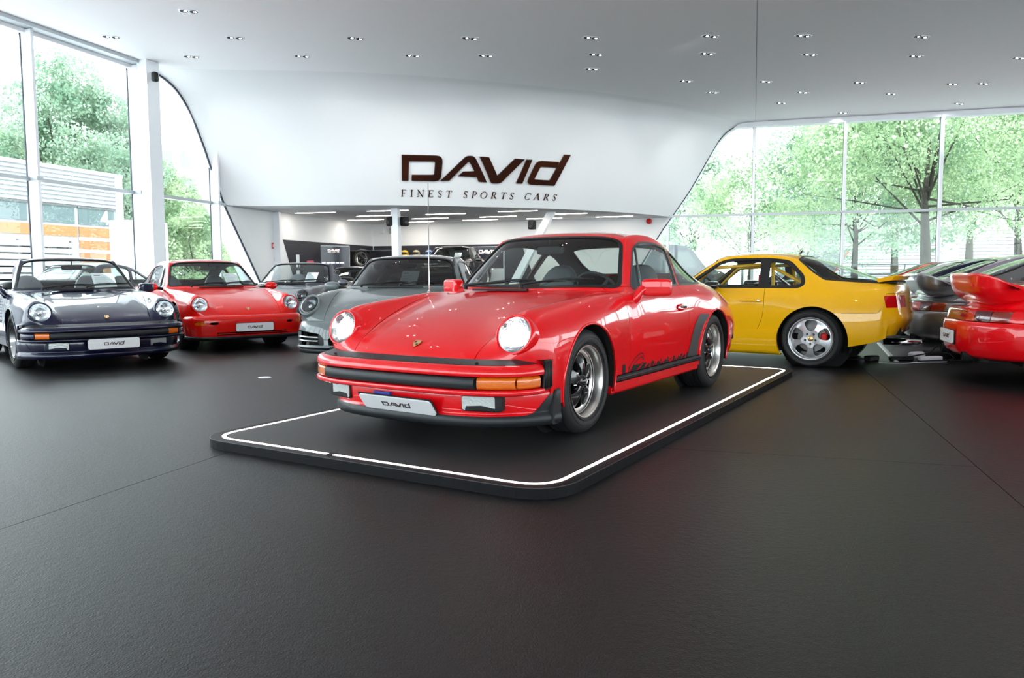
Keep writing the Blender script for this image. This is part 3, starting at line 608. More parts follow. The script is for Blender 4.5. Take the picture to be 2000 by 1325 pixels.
    # mirrors
    for s in (1, -1):
        if style in ('G',):
            soft_box('door_mirror', pm, root, (-.84, s*.86, .868), (.09, .21, .118), 5, Matrix.Rotation(s*.42, 4, 'Z'))
            b = cat_curve([(-.74, s*.735, .775), (-.745, s*.757, .80), (-.765, s*.775, .845), (-.81, s*.80, .868)], 3); m = MB(); m.tube(b, [.030]*len(b), 10); m.build('mirror_arm', pm, root)
            m = MB(); m.box((-.052, -.088, -.048), (-.046, .088, .048), Matrix.Translation((-.84, s*.86, .868)) @ Matrix.Rotation(s*.42, 4, 'Z'), .002); m.build('mirror_glass', M_RUB, root)
        else:
            soft_box('door_mirror', pm, root, (-.70, s*.90, .865), (.13, .19, .12), 2.4); m = MB(); m.tube([(-.72, s*.73, .835), (-.71, s*.84, .855)], .022, 8); m.build('mirror_arm', M_RUB, root)
    soft_box('interior_mirror', M_RUB, root, (-.90, 0, 1.135), (.03, .24, .065), 4); m = MB(); m.tube([(-.90, 0, 1.14), (-.885, 0, 1.21)], .008, 6); m.build('mirror_stalk', M_RUB, root)
    if front:
        wiper(root, (-.40, .05, .865), (-.545, .30, .915), (.035, .25, .012)); wiper(root, (-.40, -.42, .855), (-.50, -.12, .905), (.02, .24, .015))
        m = MB(); m.box((-.385, -.33, .848), (-.355, .12 if style == 'G' else .33, .862)); m.build('air_intake', M_RUB, root)
        b = round_poly([(-.022, .030), (.022, .030), (.024, .0), (0, -.034), (-.024, .0)], [.006, .006, .008, .004, .008]); m = MB(); m.prism(b, 0, .004, M=frame((.668, 0, .5625), (.52, 0, .85), (0, 1, 0))); m.build('bonnet_badge', M_GOLD, root)
        m = MB(); BM = frame((.668, 0, .5625), (.52, 0, .85), (0, 1, 0))
        for a, b2, c2 in ((-.018, .006, M_RED), (.004, -.018, M_RED)): m.prism([(a, b2), (a+.014, b2), (a+.014, b2+.014), (a, b2+.014)], .0042, .0055, M=BM)
        m.build('badge_quarters', M_LOGO, root)
    if style == 'G': bumperG(root, pm, plate_tilt=decal, wide=fend)
    elif style == '964': bumper964(root, pm)
    elif style == '992': front992(root, pm)
    if rear: rear993(root, pm, hip, wing)
    if decal: hero_extras(root, pm, FULL)
    return root

def ring_surf(path, prof, nps=6, sm=False):
    P = sweep_plan(path, prof, nps, sm); return Surf.grid(P, np.arange(P.shape[0]), np.arange(P.shape[1]), flip=True)
BP = [(.895, 0), (.890, .25), (.868, .48), (.82, .63), (.75, .73), (.66, .785), (.575, .802)]
def bumperG(root, pm, plate_tilt=False, wide=0.):
    hm = M_RUB if wide == 0 else pm
    pth = [(x, y+wide*max(0, (y-.4)/.4)) for x, y in BP]
    top = [(-.045, .478), (-.030, .480), (-.010, .470), (-.001, .456), (.003, .440), (.002, .428), (-.004, .421), (-.035, .419), (-.037, .416), (-.037, .356), (-.035, .352), (-.002, .351), (.006, .346), (.008, .330), (-.002, .320), (-.05, .318)]
    B = ring_surf(pth, top, 8); B.build('front_bumper', pm, root, rim=.01)
    ring_surf(pth, [(-.155, .480), (-.12, .502), (-.105, .505), (-.044, .481)], 6).build('bumper_gasket', M_PLAST, root, rim=.01)
    Q = ring_surf(pth, [(-.036, .419), (.004, .417), (.015, .408), (.016, .385), (.015, .366), (.004, .355), (-.036, .353)], 8)
    lim = .545 if wide == 0 else .60
    Q.clip(lambda V, U: np.abs(V[:, 1])-lim).build('bumper_strip', M_PLAST, root, rim=.03)
    I = ring_surf(pth, [(-.036, .418), (-.006, .416), (-.002, .400), (-.002, .370), (-.006, .356), (-.036, .354)], 8)
    for s in (1, -1):
        for a, b, nm in ((lim+.006, .728, 'indicator'), (.736, 2, 'side_marker')):
            J = I.clip(lambda V, U: np.maximum(a-s*V[:, 1], s*V[:, 1]-b)).clip(lambda V, U: .60-V[:, 0])
            if len(J.T): J.build(nm, M_ORG if nm == 'indicator' or not wide else pm, root, rim=.02)
        m = MB()   # bellows between bumper and wing
        for k in range(6):
            x = .572-.018*k; y = .80+wide-.002*k
            m.add([Vector(v) for v in [(x, s*(y-.10), .500), (x-.009, s*(y-.10), .500), (x, s*(y+.003), .497), (x-.009, s*(y-.011), .493), (x-.018, s*(y+.003), .497), (x+.018, s*(y+.003), .335), (x+.009, s*(y-.011), .338), (x, s*(y+.003), .335)]],
                  [(2, 5, 6, 3), (3, 6, 7, 4), (0, 2, 3, 1), (1, 3, 4)] if s < 0 else [(3, 6, 5, 2), (4, 7, 6, 3), (1, 3, 2, 0), (4, 3, 1)])
        for k in range(5): m.tube([(.558-.0195*k, s*(.801+wide-.002*k), .346), (.558-.0195*k, s*(.801+wide-.002*k), .489)], .0075, 6)
        m.build('bumper_bellows', M_RUB, root)
        soft_box('fog_lamp_housing', hm, root, (.733, s*.515, .268), (.075, .235, .092), 9, Matrix.Rotation(s*.27, 4, 'Z'))
        M = frame((.770, s*.508, .269), (1, s*.275, -.04), (0, 1, 0)); m = MB(); m.prism(round_poly([(-.094, -.037), (.094, -.037), (.094, .037), (-.094, .037)], .012), 0, .004, M=M); m.build('fog_lamp', M_RIB, root)
        m = MB(); m.lathe([(0, .008), (.008, .006), (.010, 0)], frame((.80, s*.52, .489), (0, 0, 1)), 10); m.build('washer_jet', M_RUB, root)
    vp = [(.805, 0), (.800, .25), (.775, .43), (.725, .55), (.65, .645), (.55, .725), (.44, .780), (.385, .792)]
    vp = [(x, y+wide*max(0, (y-.4)/.4)) for x, y in vp]
    Vl = ring_surf(vp, [(-.05, .350), (-.004, .345), (.006, .30), (.004, .25), (-.004, .212), (-.006, .200), (.008, .190), (.014, .165), (.010, .138), (-.02, .128), (-.10, .128)], 8)
    zb = lambda V: .192+.135*np.clip((np.abs(V[:, 1])-.70)/.085, 0, 1)**1.6
    Vl.clip(lambda V, U: zb(V)-V[:, 2]).build('front_valance', pm, root, rim=.02)
    Vl.clip(lambda V, U: V[:, 2]-zb(V)).build('spoiler_lip', M_PLAST if plate_tilt or not wide else pm, root, rim=.012, off=.003)
    if plate_tilt: Mx = frame((.848, 0.0, .232), (.78, 0, -.62), (0, 1, -.02))
    else: Mx = frame((.925, 0, .285), (1, 0, -.02), (0, 1, 0))
    Mx = Mx @ Matrix.Rotation(0, 4, 'Z'); plate(root, Mx, corner=.022)
    if plate_tilt:
        m = MB(); m.box((.81, -.19, .270), (.830, -.07, .292)); m.build('old_plate_edge', mat('old_plate_blue', (.03, .05, .35), .5), root)

def bumper964(root, pm):
    pth = [(.885, 0), (.88, .25), (.858, .48), (.81, .63), (.74, .73), (.62, .79), (.50, .806), (.40, .806)]
    B = ring_surf(pth, [(-.16, .476), (-.09, .488), (-.04, .482), (-.012, .462), (0, .43), (.002, .38), (-.006, .30), (-.011, .272), (-.014, .258), (-.016, .24), (-.018, .222), (-.022, .205)], 14)
    def slot(V, U): return -np.maximum(np.abs(V[:, 1])-.50, np.abs(V[:, 2]-.240)-.021)
    for s in (1, -1):
        B = B.clip(lambda V, U: where_f(True, -np.maximum(np.abs(s*V[:, 1]-.53)-.055, np.abs(V[:, 2]-.388)-.022)))
        B = B.clip(lambda V, U: -np.maximum(np.maximum(.625-s*V[:, 1], s*V[:, 1]-.755), np.abs(V[:, 2]-.388)-.03))
        for a, b in ((.625, .69), (.694, .755)):
            Il = ring_surf(pth, [(-.012, .416), (-.006, .39), (-.012, .36)], 7).clip(lambda V, U: np.maximum(a-s*V[:, 1], s*V[:, 1]-b)); Il.build('indicator', M_ORG, root, rim=.01)
    B = B.clip(slot); B.build('front_bumper', pm, root, rim=.03)
    for z in (.240,):
        m = MB(); m.box((.80, -.50, z-.004), (.872, .50, z+.004), bev=.002); m.build('grille_bar', pm, root)
    m = MB(); m.box((.55, -.50, .21), (.80, .50, .44)); m.build('bumper_backing', M_DARK, root)
    ring_surf(pth, [(-.022, .206), (-.01, .195), (-.012, .165), (-.05, .155)], 6).build('spoiler_lip', M_PLAST, root, rim=.01)
    plate(root, frame((.897, 0, .322), (1, 0, -.02), (0, 1, 0)))

def hero_extras(root, pm, FULL):
    s = 1
    # rocker strip with bright edge
    m = MB(); m.box((-1.925, .775, .268), (-.345, .806, .312), bev=.012); o = m.build('sill_strip', M_PLAST, root)
    m = MB(); m.box((-1.915, .8055, .286), (-.350, .8085, .294)); m.build('bright_edge', M_CHR, o)
    # satin stone guard in front of rear wheel
    GP = round_poly([(-1.645, .315), (-1.86, .295), (-1.88, .43), (-1.965, .55), (-2.10, .632), (-1.905, .640), (-1.80, .56), (-1.72, .45)], .02)
    G = FULL.clip(lambda V, U: where_f(s*V[:, 1] > .5, sd_poly(V[:, [0, 2]], GP)))
    G.build('stone_guard', M_SPRAY, root, rim=0, off=.0035)
    # black side script: negative lettering on a band
    def q(pts): return [(x, z) for x, z in pts]
    band = []
    def stroke(pts, w):
        c = cat_curve(pts, 5); t = np.gradient(c, axis=0); n = np.stack([-t[:, 1], t[:, 0]], 1); n /= np.linalg.norm(n, axis=1, keepdims=True)+1e-9
        ww = np.interp(np.linspace(0, 1, len(c)), np.linspace(0, 1, len(w)), w)[:, None]/2; return [tuple(p) for p in np.concatenate([c+n*ww, (c-n*ww)[::-1]])]
    # coordinates (u along car rearward 0..1.40, v height 0..0.17)
    shapes = []
    def letter_gap(pts, w): shapes.append(stroke(pts, w))
    # strokes of the script, red: they are the gaps in the black band
    def L_(x, pts): return [(x+.118*a-.0, .062*b) for a, b in pts]
    inks = [([[(.235, .088), (.225, .118), (.165, .112), (.075, .075), (.022, .030), (.045, .002), (.110, .006), (.235, .062)]], [.008, .016, .020, .024, .026, .024, .018, .010])]
    def a_(x): return [L_(x, [(.92, .82), (.55, .95), (.14, .58), (.12, .16), (.42, .02), (.74, .40), (.98, 1.0)]), L_(x, [(.98, 1.0), (.86, .45), (.92, .08), (1.30, .30)])]
    def r2(x): return [L_(x, [(-.05, .30), (.26, .98), (.36, .75), (.22, -.05)]), L_(x, [(.26, .40), (.60, .92), (.88, .98), (1.0, .72)])]
    e_ = lambda x: [L_(x, [(.05, .48), (.58, .55), (.86, .80), (.60, 1.0), (.20, .70), (.12, .25), (.45, .0), (1.05, .32)])]
    W_ = [.014, .018, .020, .018, .014]
    for x, fn in ((.265, a_), (.425, r2), (.560, r2), (.690, e_), (.830, r2), (.965, a_)): inks.append((fn(x), W_))
    # black band = region between the two limits minus script, visible as ink blots between letters
    X0, Z0 = -.55, .290
    def bandf(V, U):
        u = -(V[:, 0]-X0); v = V[:, 2]-Z0
        P = np.stack([u, v], 1); f = np.maximum(v-.062, -.004-v)
        for strokes, w in inks:
            for st in strokes:
                d = sd_poly(P, stroke(st, w)); f = np.maximum(f, -d)
        dC = sd_poly(P, stroke(inks[0][0][0], inks[0][1])); f = np.minimum(f, np.maximum(np.abs(dC-.0035)-.0035, .058-v))
        f = np.where(u < -.045, np.maximum(np.maximum(v-.082, -.02-v), -.165-u), f)
        f = np.maximum(f, np.where((u > -.045) & (u < -.005), 1, -1)*.01*0+np.where((u > -.045) & (u < .0), .01, -.01))
        f = np.maximum(f, u-1.14)
        return where_f(V[:, 1] > .5, f)
    C0 = FULL.clip(lambda V, U: where_f(V[:, 1] > .5, np.maximum(V[:, 2]-.52, .28-V[:, 2]))).clip(lambda V, U: np.maximum(V[:, 0]+.45, -1.85-V[:, 0]))
    # refine for crisp lettering
    for _ in range(2):
        V, N, U, T = C0.V, C0.N, C0.U, C0.T; E = np.sort(np.concatenate([T[:, [0, 1]], T[:, [1, 2]], T[:, [2, 0]]]), 1); u, inv = np.unique(E, axis=0, return_inverse=True); inv = inv.ravel()
        mV, mN, mU = V[u].mean(1), N[u].mean(1), U[u].mean(1); n = len(V); k = len(T); a, b, c = inv[:k]+n, inv[k:2*k]+n, inv[2*k:]+n
        T = np.concatenate([np.stack([T[:, 0], a, c], 1), np.stack([a, T[:, 1], b], 1), np.stack([c, b, T[:, 2]], 1), np.stack([a, b, c], 1)])
        C0 = Surf(np.concatenate([V, mV]), np.concatenate([N, mN]), np.concatenate([U, mU]), T)
    C0 = C0.clip(bandf); C0.build('side_script', M_DARK, root, rim=0, off=.002)
    # mud flap behind bumper, rear bumper tip, exhaust
    m = MB(); m.prism(round_poly([(.44, .33), (.385, .31), (.368, .22), (.388, .13), (.47, .13), (.46, .22)], .02), .768, .794, 1); m.build('arch_flap', M_RUB, root)
    RP = [(3.33, 0), (3.30, .35), (3.20, .58), (3.02, .70), (2.84, .765), (2.76, .775)]
    def rearring(prof): S = ring_surf(RP, prof, 8); S.V = S.V*[-1, 1, 1]; S.N = S.N*[-1, 1, 1]; S.T = S.T[:, ::-1]; return S
    rearring([(-.15, .49), (-.03, .488), (0, .47), (.0, .36), (-.03, .34), (-.15, .335)]).build('rear_bumper', pm, root)
    rearring([(-.01, .455), (.018, .45), (.02, .38), (-.01, .375)]).build('rear_bumper_strip', M_PLAST, root)
    for s2 in (1, -1): m = MB(); m.box((-3.40, s2*.47-.06, .34), (-3.27, s2*.47+.06, .50), bev=.03); m.build('bumper_overrider', M_PLAST, root)
    m = MB(); m.tube([(-2.9, .5, .22), (-3.42, .5, .22)], .035, 12); m.build('exhaust_pipe', M_CHR, root)
    # aerial on the right wing
    m = MB(); m.tube([(-.28, -.66, .82), (-.285, -.662, .90), (-.29, -.665, 1.62)], [.006, .004, .003], 6); m.tube([(-.275, -.655, .81), (-.28, -.66, .845)], .011, 8); m.build('aerial', M_CHR, root)
# ------------------------------------------------------------------ yellow hatchback coupe (origin under the rear axle)
N968 = [
 [(3.16,0,.40),(3.15,.25,.40),(3.12,.45,.40),(3.06,.60,.40),(3.00,.68,.40),(2.93,.74,.39),(2.86,.78,.36),(2.80,.80,.32),(2.78,.80,.26),(2.78,.78,.20)],
 [(3.14,0,.58),(3.13,.25,.58),(3.10,.45,.575),(3.04,.60,.565),(2.98,.68,.55),(2.91,.745,.53),(2.84,.79,.48),(2.80,.81,.40),(2.78,.81,.30),(2.78,.78,.20)],
 [(3.02,0,.68),(3.01,.25,.678),(2.99,.45,.67),(2.95,.60,.655),(2.91,.68,.635),(2.87,.75,.60),(2.82,.80,.53),(2.79,.82,.42),(2.77,.82,.30),(2.77,.78,.20)],
 [(2.75,0,.755),(2.75,.25,.752),(2.74,.45,.742),(2.73,.58,.725),(2.72,.67,.70),(2.71,.755,.65),(2.70,.82,.56),(2.69,.845,.42),(2.69,.845,.30),(2.69,.80,.18)],
 [(2.38,0,.80),(2.38,.25,.798),(2.38,.45,.785),(2.38,.58,.77),(2.38,.68,.75),(2.38,.77,.70),(2.38,.835,.58),(2.38,.855,.42),(2.38,.85,.30),(2.38,.80,.15)],
 [(2.0,0,.845),(2.0,.25,.842),(2.0,.45,.830),(2.0,.58,.812),(2.0,.68,.79),(2.0,.755,.74),(2.0,.815,.60),(2.0,.83,.42),(2.0,.83,.28),(2.0,.80,.14)],
 [(1.70,0,.875),(1.69,.25,.872),(1.65,.45,.862),(1.58,.60,.850),(1.56,.69,.835),(1.56,.745,.80),(1.56,.800,.64),(1.56,.815,.44),(1.56,.815,.28),(1.56,.80,.14)],
 [(1.67,0,.885),(1.66,.25,.882),(1.62,.45,.872),(1.54,.61,.862),(1.49,.685,.858),(1.48,.742,.835),(1.48,.798,.66),(1.48,.815,.44),(1.48,.815,.28),(1.48,.80,.14)],
 [(1.50,0,1.00),(1.49,.25,.995),(1.45,.44,.985),(1.38,.585,.970),(1.345,.640,.960),(1.32,.738,.846),(1.30,.797,.68),(1.30,.815,.46),(1.30,.815,.28),(1.30,.80,.14)],
 [(1.34,0,1.10),(1.33,.24,1.095),(1.30,.43,1.085),(1.24,.56,1.070),(1.205,.608,1.058),(1.18,.740,.846),(1.14,.798,.69),(1.14,.815,.46),(1.14,.815,.28),(1.14,.80,.14)],
 [(1.17,0,1.195),(1.165,.23,1.190),(1.14,.40,1.178),(1.09,.53,1.160),(1.06,.575,1.142),(1.03,.742,.846),(1.0,.800,.70),(1.0,.817,.46),(1.0,.817,.28),(1.0,.80,.14)],
 [(1.02,0,1.240),(1.02,.23,1.236),(1.0,.40,1.222),(.97,.52,1.200),(.94,.575,1.168),(.92,.743,.847),(.90,.800,.70),(.90,.818,.46),(.90,.818,.28),(.90,.80,.14)],
 [(.66,0,1.262),(.66,.23,1.256),(.66,.40,1.240),(.66,.52,1.218),(.66,.585,1.180),(.66,.744,.850),(.66,.802,.71),(.66,.820,.47),(.66,.820,.28),(.66,.81,.14)],
 [(.36,0,1.246),(.36,.23,1.240),(.36,.39,1.225),(.36,.51,1.202),(.36,.575,1.160),(.36,.742,.858),(.36,.808,.73),(.36,.835,.50),(.36,.83,.30),(.36,.81,.15)],
 [(.12,0,1.198),(.12,.22,1.192),(.12,.38,1.178),(.12,.50,1.148),(.12,.575,1.090),(.12,.735,.875),(.12,.815,.745),(.12,.852,.53),(.12,.85,.32),(.12,.82,.18)],
 [(-.14,0,1.120),(-.14,.22,1.113),(-.14,.38,1.096),(-.14,.51,1.060),(-.14,.60,.985),(-.14,.725,.872),(-.14,.820,.750),(-.14,.864,.55),(-.14,.862,.34),(-.14,.83,.20)],
 [(-.42,0,1.022),(-.42,.23,1.016),(-.42,.40,1.000),(-.42,.53,.966),(-.42,.625,.915),(-.41,.715,.858),(-.40,.808,.745),(-.40,.850,.56),(-.40,.85,.36),(-.40,.82,.24)],
 [(-.66,0,.952),(-.66,.24,.948),(-.66,.42,.938),(-.66,.55,.918),(-.65,.635,.890),(-.63,.705,.845),(-.60,.785,.735),(-.58,.830,.57),(-.57,.832,.38),(-.56,.81,.27)],
 [(-.86,0,.912),(-.86,.25,.910),(-.85,.43,.905),(-.83,.56,.892),(-.81,.64,.868),(-.77,.705,.825),(-.72,.765,.725),(-.69,.805,.57),(-.68,.808,.40),(-.67,.79,.29)],
 [(-.955,0,.868),(-.95,.25,.866),(-.93,.43,.858),(-.90,.56,.844),(-.87,.64,.822),(-.83,.70,.785),(-.78,.750,.70),(-.75,.785,.57),(-.74,.788,.42),(-.73,.77,.31)],
 [(-.99,0,.76),(-.985,.25,.76),(-.965,.43,.755),(-.93,.56,.745),(-.90,.635,.735),(-.86,.69,.71),(-.81,.735,.66),(-.78,.765,.56),(-.77,.77,.43),(-.76,.755,.32)],
 [(-1.02,0,.60),(-1.015,.25,.60),(-1.0,.43,.60),(-.965,.56,.595),(-.93,.635,.59),(-.89,.685,.58),(-.84,.725,.56),(-.81,.748,.52),(-.80,.752,.43),(-.79,.74,.33)],
 [(-1.03,0,.50),(-1.025,.25,.50),(-1.01,.43,.50),(-.975,.56,.50),(-.94,.63,.50),(-.90,.675,.495),(-.86,.71,.485),(-.83,.73,.46),(-.82,.735,.41),(-.81,.725,.34)],
 [(-.95,0,.36),(-.945,.25,.36),(-.93,.43,.36),(-.90,.54,.36),(-.88,.60,.36),(-.86,.64,.36),(-.84,.67,.36),(-.82,.69,.36),(-.81,.70,.355),(-.80,.70,.35)]]
def car968(name, label, pm, pose):
    root = thing(name, label, 'car', (pose[0], pose[1], 0), pose[2])
    NN = np.array(N968, float); b_ = NN[..., 0] < -.30; NN[..., 0] = np.where(b_, -.30+(NN[..., 0]+.30)*.84, NN[..., 0])
    S = surf_from(NN, 220, 151, .9, (6, 7)); FULL = S
    def arch(V, U):
        b = .365-np.hypot(V[:, 0]+.015, V[:, 2]-.295); a = .350-np.hypot(V[:, 0]-2.40, V[:, 2]-.31)
        return np.where(np.abs(V[:, 1]) < .5, -1, np.maximum(a, b))
    S = S.clip(arch)
    def hatch(V, U):
        line = np.interp(V[:, 0], [-.9, -.68, -.40, -.10, .03, .175, .3], [.905, .922, .938, .962, 1.045, 1.168, 1.25])
        return where_f((U[:, 0] > 12), np.maximum(np.maximum(line-V[:, 2], V[:, 0]-.175), -.66-V[:, 0]))
    S = glaze(S, hatch, .022, root, M_WGL, M_RUB, 'rear_window')
    wt = lambda V: (V[:, 0]-1.68)*-.80+(V[:, 2]-.88)*.60
    WP = round_poly([(-.62, .13), (-.4, .03), (0, -.0), (.4, .03), (.62, .13), (.52, .60), (0, .575), (-.52, .60)], [.05, .1, .1, .1, .05, .07, .1, .07])
    f_ws = lambda V, U: where_f((U[:, 0] > 6) & (U[:, 0] < 11.5) & (V[:, 2] > .84), sd_poly(np.stack([V[:, 1], wt(V)], 1), WP))
    S = glaze(S, f_ws, .022, root, M_WGL, M_RUB, 'windscreen')
    LIN = FULL.clip(arch).clip(lambda V, U: 5.8-U[:, 0]).clip(lambda V, U: .01-f_ws(V, U)).clip(lambda V, U: .01-hatch(V, U))
    DG = round_poly([(1.40, .872), (1.06, 1.125), (.93, 1.160), (.585, 1.165), (.575, .872)], [.02, .08, .1, .03, .03])
    QG = round_poly([(.475, .882), (.480, 1.150), (.30, 1.128), (.145, .98), (.125, .905), (.165, .882)], [.02, .02, .05, .05, .03, .03])
    BK = round_poly([(1.50, .850), (1.06, 1.158), (.93, 1.188), (.5, 1.190), (.27, 1.160), (.10, .985), (.082, .89), (.15, .850)], [.02, .1, .1, .1, .06, .06, .04, .05])
    for s in (1, -1):
        fb = lambda V, U: where_f((s*V[:, 1] > .4) & (np.abs(U[:, 1]) > 3.5), sd_poly(V[:, [0, 2]], BK))
        G = S.clip(fb); S = S.clip(lambda V, U: -fb(V, U))
        for poly, nm in ((DG, 'side_window'), (QG, 'quarter_window')):
            f = lambda V, U, poly=poly: where_f(s*V[:, 1] > .4, sd_poly(V[:, [0, 2]], poly))
            G.clip(f).build(nm, M_WGL, root, rim=0, off=-.008); G = G.clip(lambda V, U: -f(V, U)); LIN = LIN.clip(lambda V, U: .005-f(V, U))
        G.build('window_frame', M_RUB, root, rim=.015, off=.001)
        # tail lamp, door, bumper seams
        fl = lambda V, U: where_f((U[:, 0] > 17), np.maximum(np.maximum(np.abs(V[:, 2]-.715)-.062, .40-s*V[:, 1]), -(V[:, 0]+.775)*-1) if True else 1)
        fl = lambda V, U: where_f((U[:, 0] > 17), np.maximum(np.maximum(np.abs(V[:, 2]-.715)-.062, .40-s*V[:, 1]), V[:, 0]+.695+(.775-V[:, 2])*.22))
        L = S.clip(fl); S = S.clip(lambda V, U: -fl(V, U)); L.build('tail_lamp', M_REDL, root, rim=.03, off=.002)
        fd = lambda V, U: where_f(s*V[:, 1] > .6, np.maximum(sd_poly(V[:, [0, 2]], round_poly([(1.60, .86), (1.58, .31), (.60, .31), (.50, .55), (.505, .86)], [.01, .05, .08, .1, .01])), V[:, 2]-.860))
        D, S = S.split(fd); d = D.build('door', pm, root)
        soft_box('handle', pm, d, (.645, s*.806, .716), (.25, .035, .030), 4); soft_box('handle_recess', M_SHADE if False else pm, d, (.66, s*.80, .733), (.10, .02, .035), 4)
        m = MB(); m.lathe([(0, .003), (.012, .002), (.014, 0)], frame((.56, s*.823, .716), (0, s, 0)), 12); m.build('lock', M_CHR, d)
        soft_box('door_mirror', M_BLACKP, root, (1.06, s*.90, .880), (.17, .25, .10), 3.2, Matrix.Rotation(s*.2, 4, 'Z')); m = MB(); m.tube([(1.12, s*.74, .85), (1.09, s*.83, .865)], .03, 8); m.build('mirror_arm', M_BLACKP, root)
    # rear bumper cover = lower tail
    fbm = lambda V, U: where_f(V[:, 0] < -.3, np.maximum(V[:, 2]-np.interp(V[:, 0], [-.72, -.69, -.645, -.3], [.80, .66, .598, .592]), V[:, 0]+.30))
    Bp, S = S.split(fbm); Bp.build('rear_bumper', pm, root)
    # front hood seam and the wing
    Hd, S = S.split(lambda V, U: where_f(U[:, 0] < 6.3, sd_poly(V[:, :2], [(3.3, .5), (2.6, .56), (1.9, .60), (1.72, .58), (1.72, -.58), (1.9, -.60), (2.6, -.56), (3.3, -.5)])))
    Hd.build('bonnet', pm, root)
    side = S.clip(lambda V, U: V[:, 0]*0+np.where(V[:, 0] < .9, -1., 1.)*1 if False else V[:, 0]-.9)
    S.build('body_shell', pm, root)
    LIN.build('cabin_lining', M_LIN, root, rim=0, off=-.022)
    # flared sill in front of the rear wheel and under the doors
    prof = [(0, .40), (.006, .34), (.010, .26), (.004, .17), (-.02, .125), (-.10, .12)]
    for s in (1, -1):
        xs = np.linspace(.30, 1.98, 24); P = np.zeros((24, len(prof), 3))
        for i, x in enumerate(xs):
            y0 = np.interp(x, [.30, .6, 1.0, 1.98], [.862, .838, .822, .822])
            for j, (n_, z_) in enumerate(prof): P[i, j] = (x, s*(y0+n_), z_)
        Q = Surf.grid(P, np.arange(24), np.arange(len(prof)), flip=(s < 0)); Q.clip(arch).build('sill', pm, root, rim=.02)
    # spoiler
    m = MB(); pts = cat_curve([(-.64, 0), (-.655, .35), (-.64, .52), (-.60, .60)], 5); pts = np.concatenate([pts[:0:-1]*[1, -1], pts]); n = len(pts); vs = []
    for x, y in pts:
        k = 1-abs(y)/.62*.25; vs += [(x, y, .950), (x-.12*k, y, .968), (x-.235*k, y, .988), (x-.240*k, y, .980), (x-.20*k, y*.99, .935), (x-.02, y*.98, .915)]
    m.add(vs, [(i*6+j, (i+1)*6+j, (i+1)*6+(j+1) % 6, i*6+(j+1) % 6) for i in range(n-1) for j in range(6)]+[tuple(range(5, -1, -1)), tuple((n-1)*6+j for j in range(6))], True); m.build('rear_spoiler', pm, root, auto=40)
    m = MB(); m.box((-.80, -.55, .895), (-.64, .55, .925), bev=.01); m.build('spoiler_gasket', M_RUB, root)
    m = MB(); m.box((-.25, -.62, .17), (2.9, .62, .34)); m.box((-.85, -.55, .36), (-.2, .55, .50)); m.box((-.3, -.70, .16), (1.9, .70, .28)); m.build('underbody', M_DARK, root)
    for cx, cz, rr in ((-.015, .295, .39), (2.40, .31, .37)):
        for s in (1, -1):
            m = MB(); m.lathe([(rr, 0), (rr, .24)], frame((cx, s*.58, cz), (0, s, 0), (-s*-1 if s < 0 else -1, 0, 0)), 20, -.35, math.pi+.35); m.lathe([(0, 0), (rr, 0)], frame((cx, s*.585, cz), (0, s, 0)), 24); m.build('wheel_housing', M_DARK, root)
    put_wheels(root, 2.40, 0, .83, .835, 'cup', .312, .232, .225, .245)
    for s in (1, -1): seat(root, 1.00, .37*s, lean=.35, z=.20, tall=.70)
    soft_box('dashboard', M_DASH, root, (1.42, 0, .79), (.34, 1.25, .18), 5); steering(root, 1.22, .37, .80); soft_box('cabin_floor', M_DARK, root, (.7, 0, .28), (2.0, 1.36, .16), 8)
    # roll cage tubes
    for s in (1, -1):
        b = cat_curve([(.45, s*.62, .35), (.45, s*.60, .85), (.47, s*.52, 1.10), (.47, s*.30, 1.185), (.47, 0, 1.195)], 5); m = MB(); m.tube(b, .02, 10); m.tube([(.46, s*.55, 1.08), (.10, s*.52, .88), (-.25, s*.50, .60)], .02, 10); m.tube([(1.45, s*.62, .80), (1.15, s*.55, 1.08), (.48, s*.52, 1.12)], .02, 10); m.tube([(1.30, s*.66, .66), (.48, s*.64, .70)], .02, 10)
        m.build('cage_tube', pm, root)
    m = MB(); m.tube([(.46, .55, 1.02), (.20, -.5, .60)], .02, 8); m.tube([(.46, -.55, .92), (.46, .55, .92)], .02, 8); m.build('cage_brace', M_POL, root)
    m = MB(); m.box((.60, .54, .55), (.615, .60, 1.0)); m.build('seat_belt', M_YSEAT, root)
    m = MB(); m.prism([(0, 0), (-.045, .045), (-.05, .045), (-.035, 0)], -.006, .006, 1, Matrix.Translation((.30, 0, 1.245))); m.build('roof_aerial', M_RUB, root)
    m = MB(); m.tube([(-.6, -.35, .22), (-1.0, -.35, .22)], .04, 12); m.build('exhaust_pipe', M_CHR, root)
    for s in (1, -1): m = MB(); m.lathe([(0, .035), (.07, .03), (.09, 0), (.09, -.04)], frame((3.04, s*.52, .60), (.8, 0, .6)), 20); m.build('headlamp', M_RIB, root)
    return root

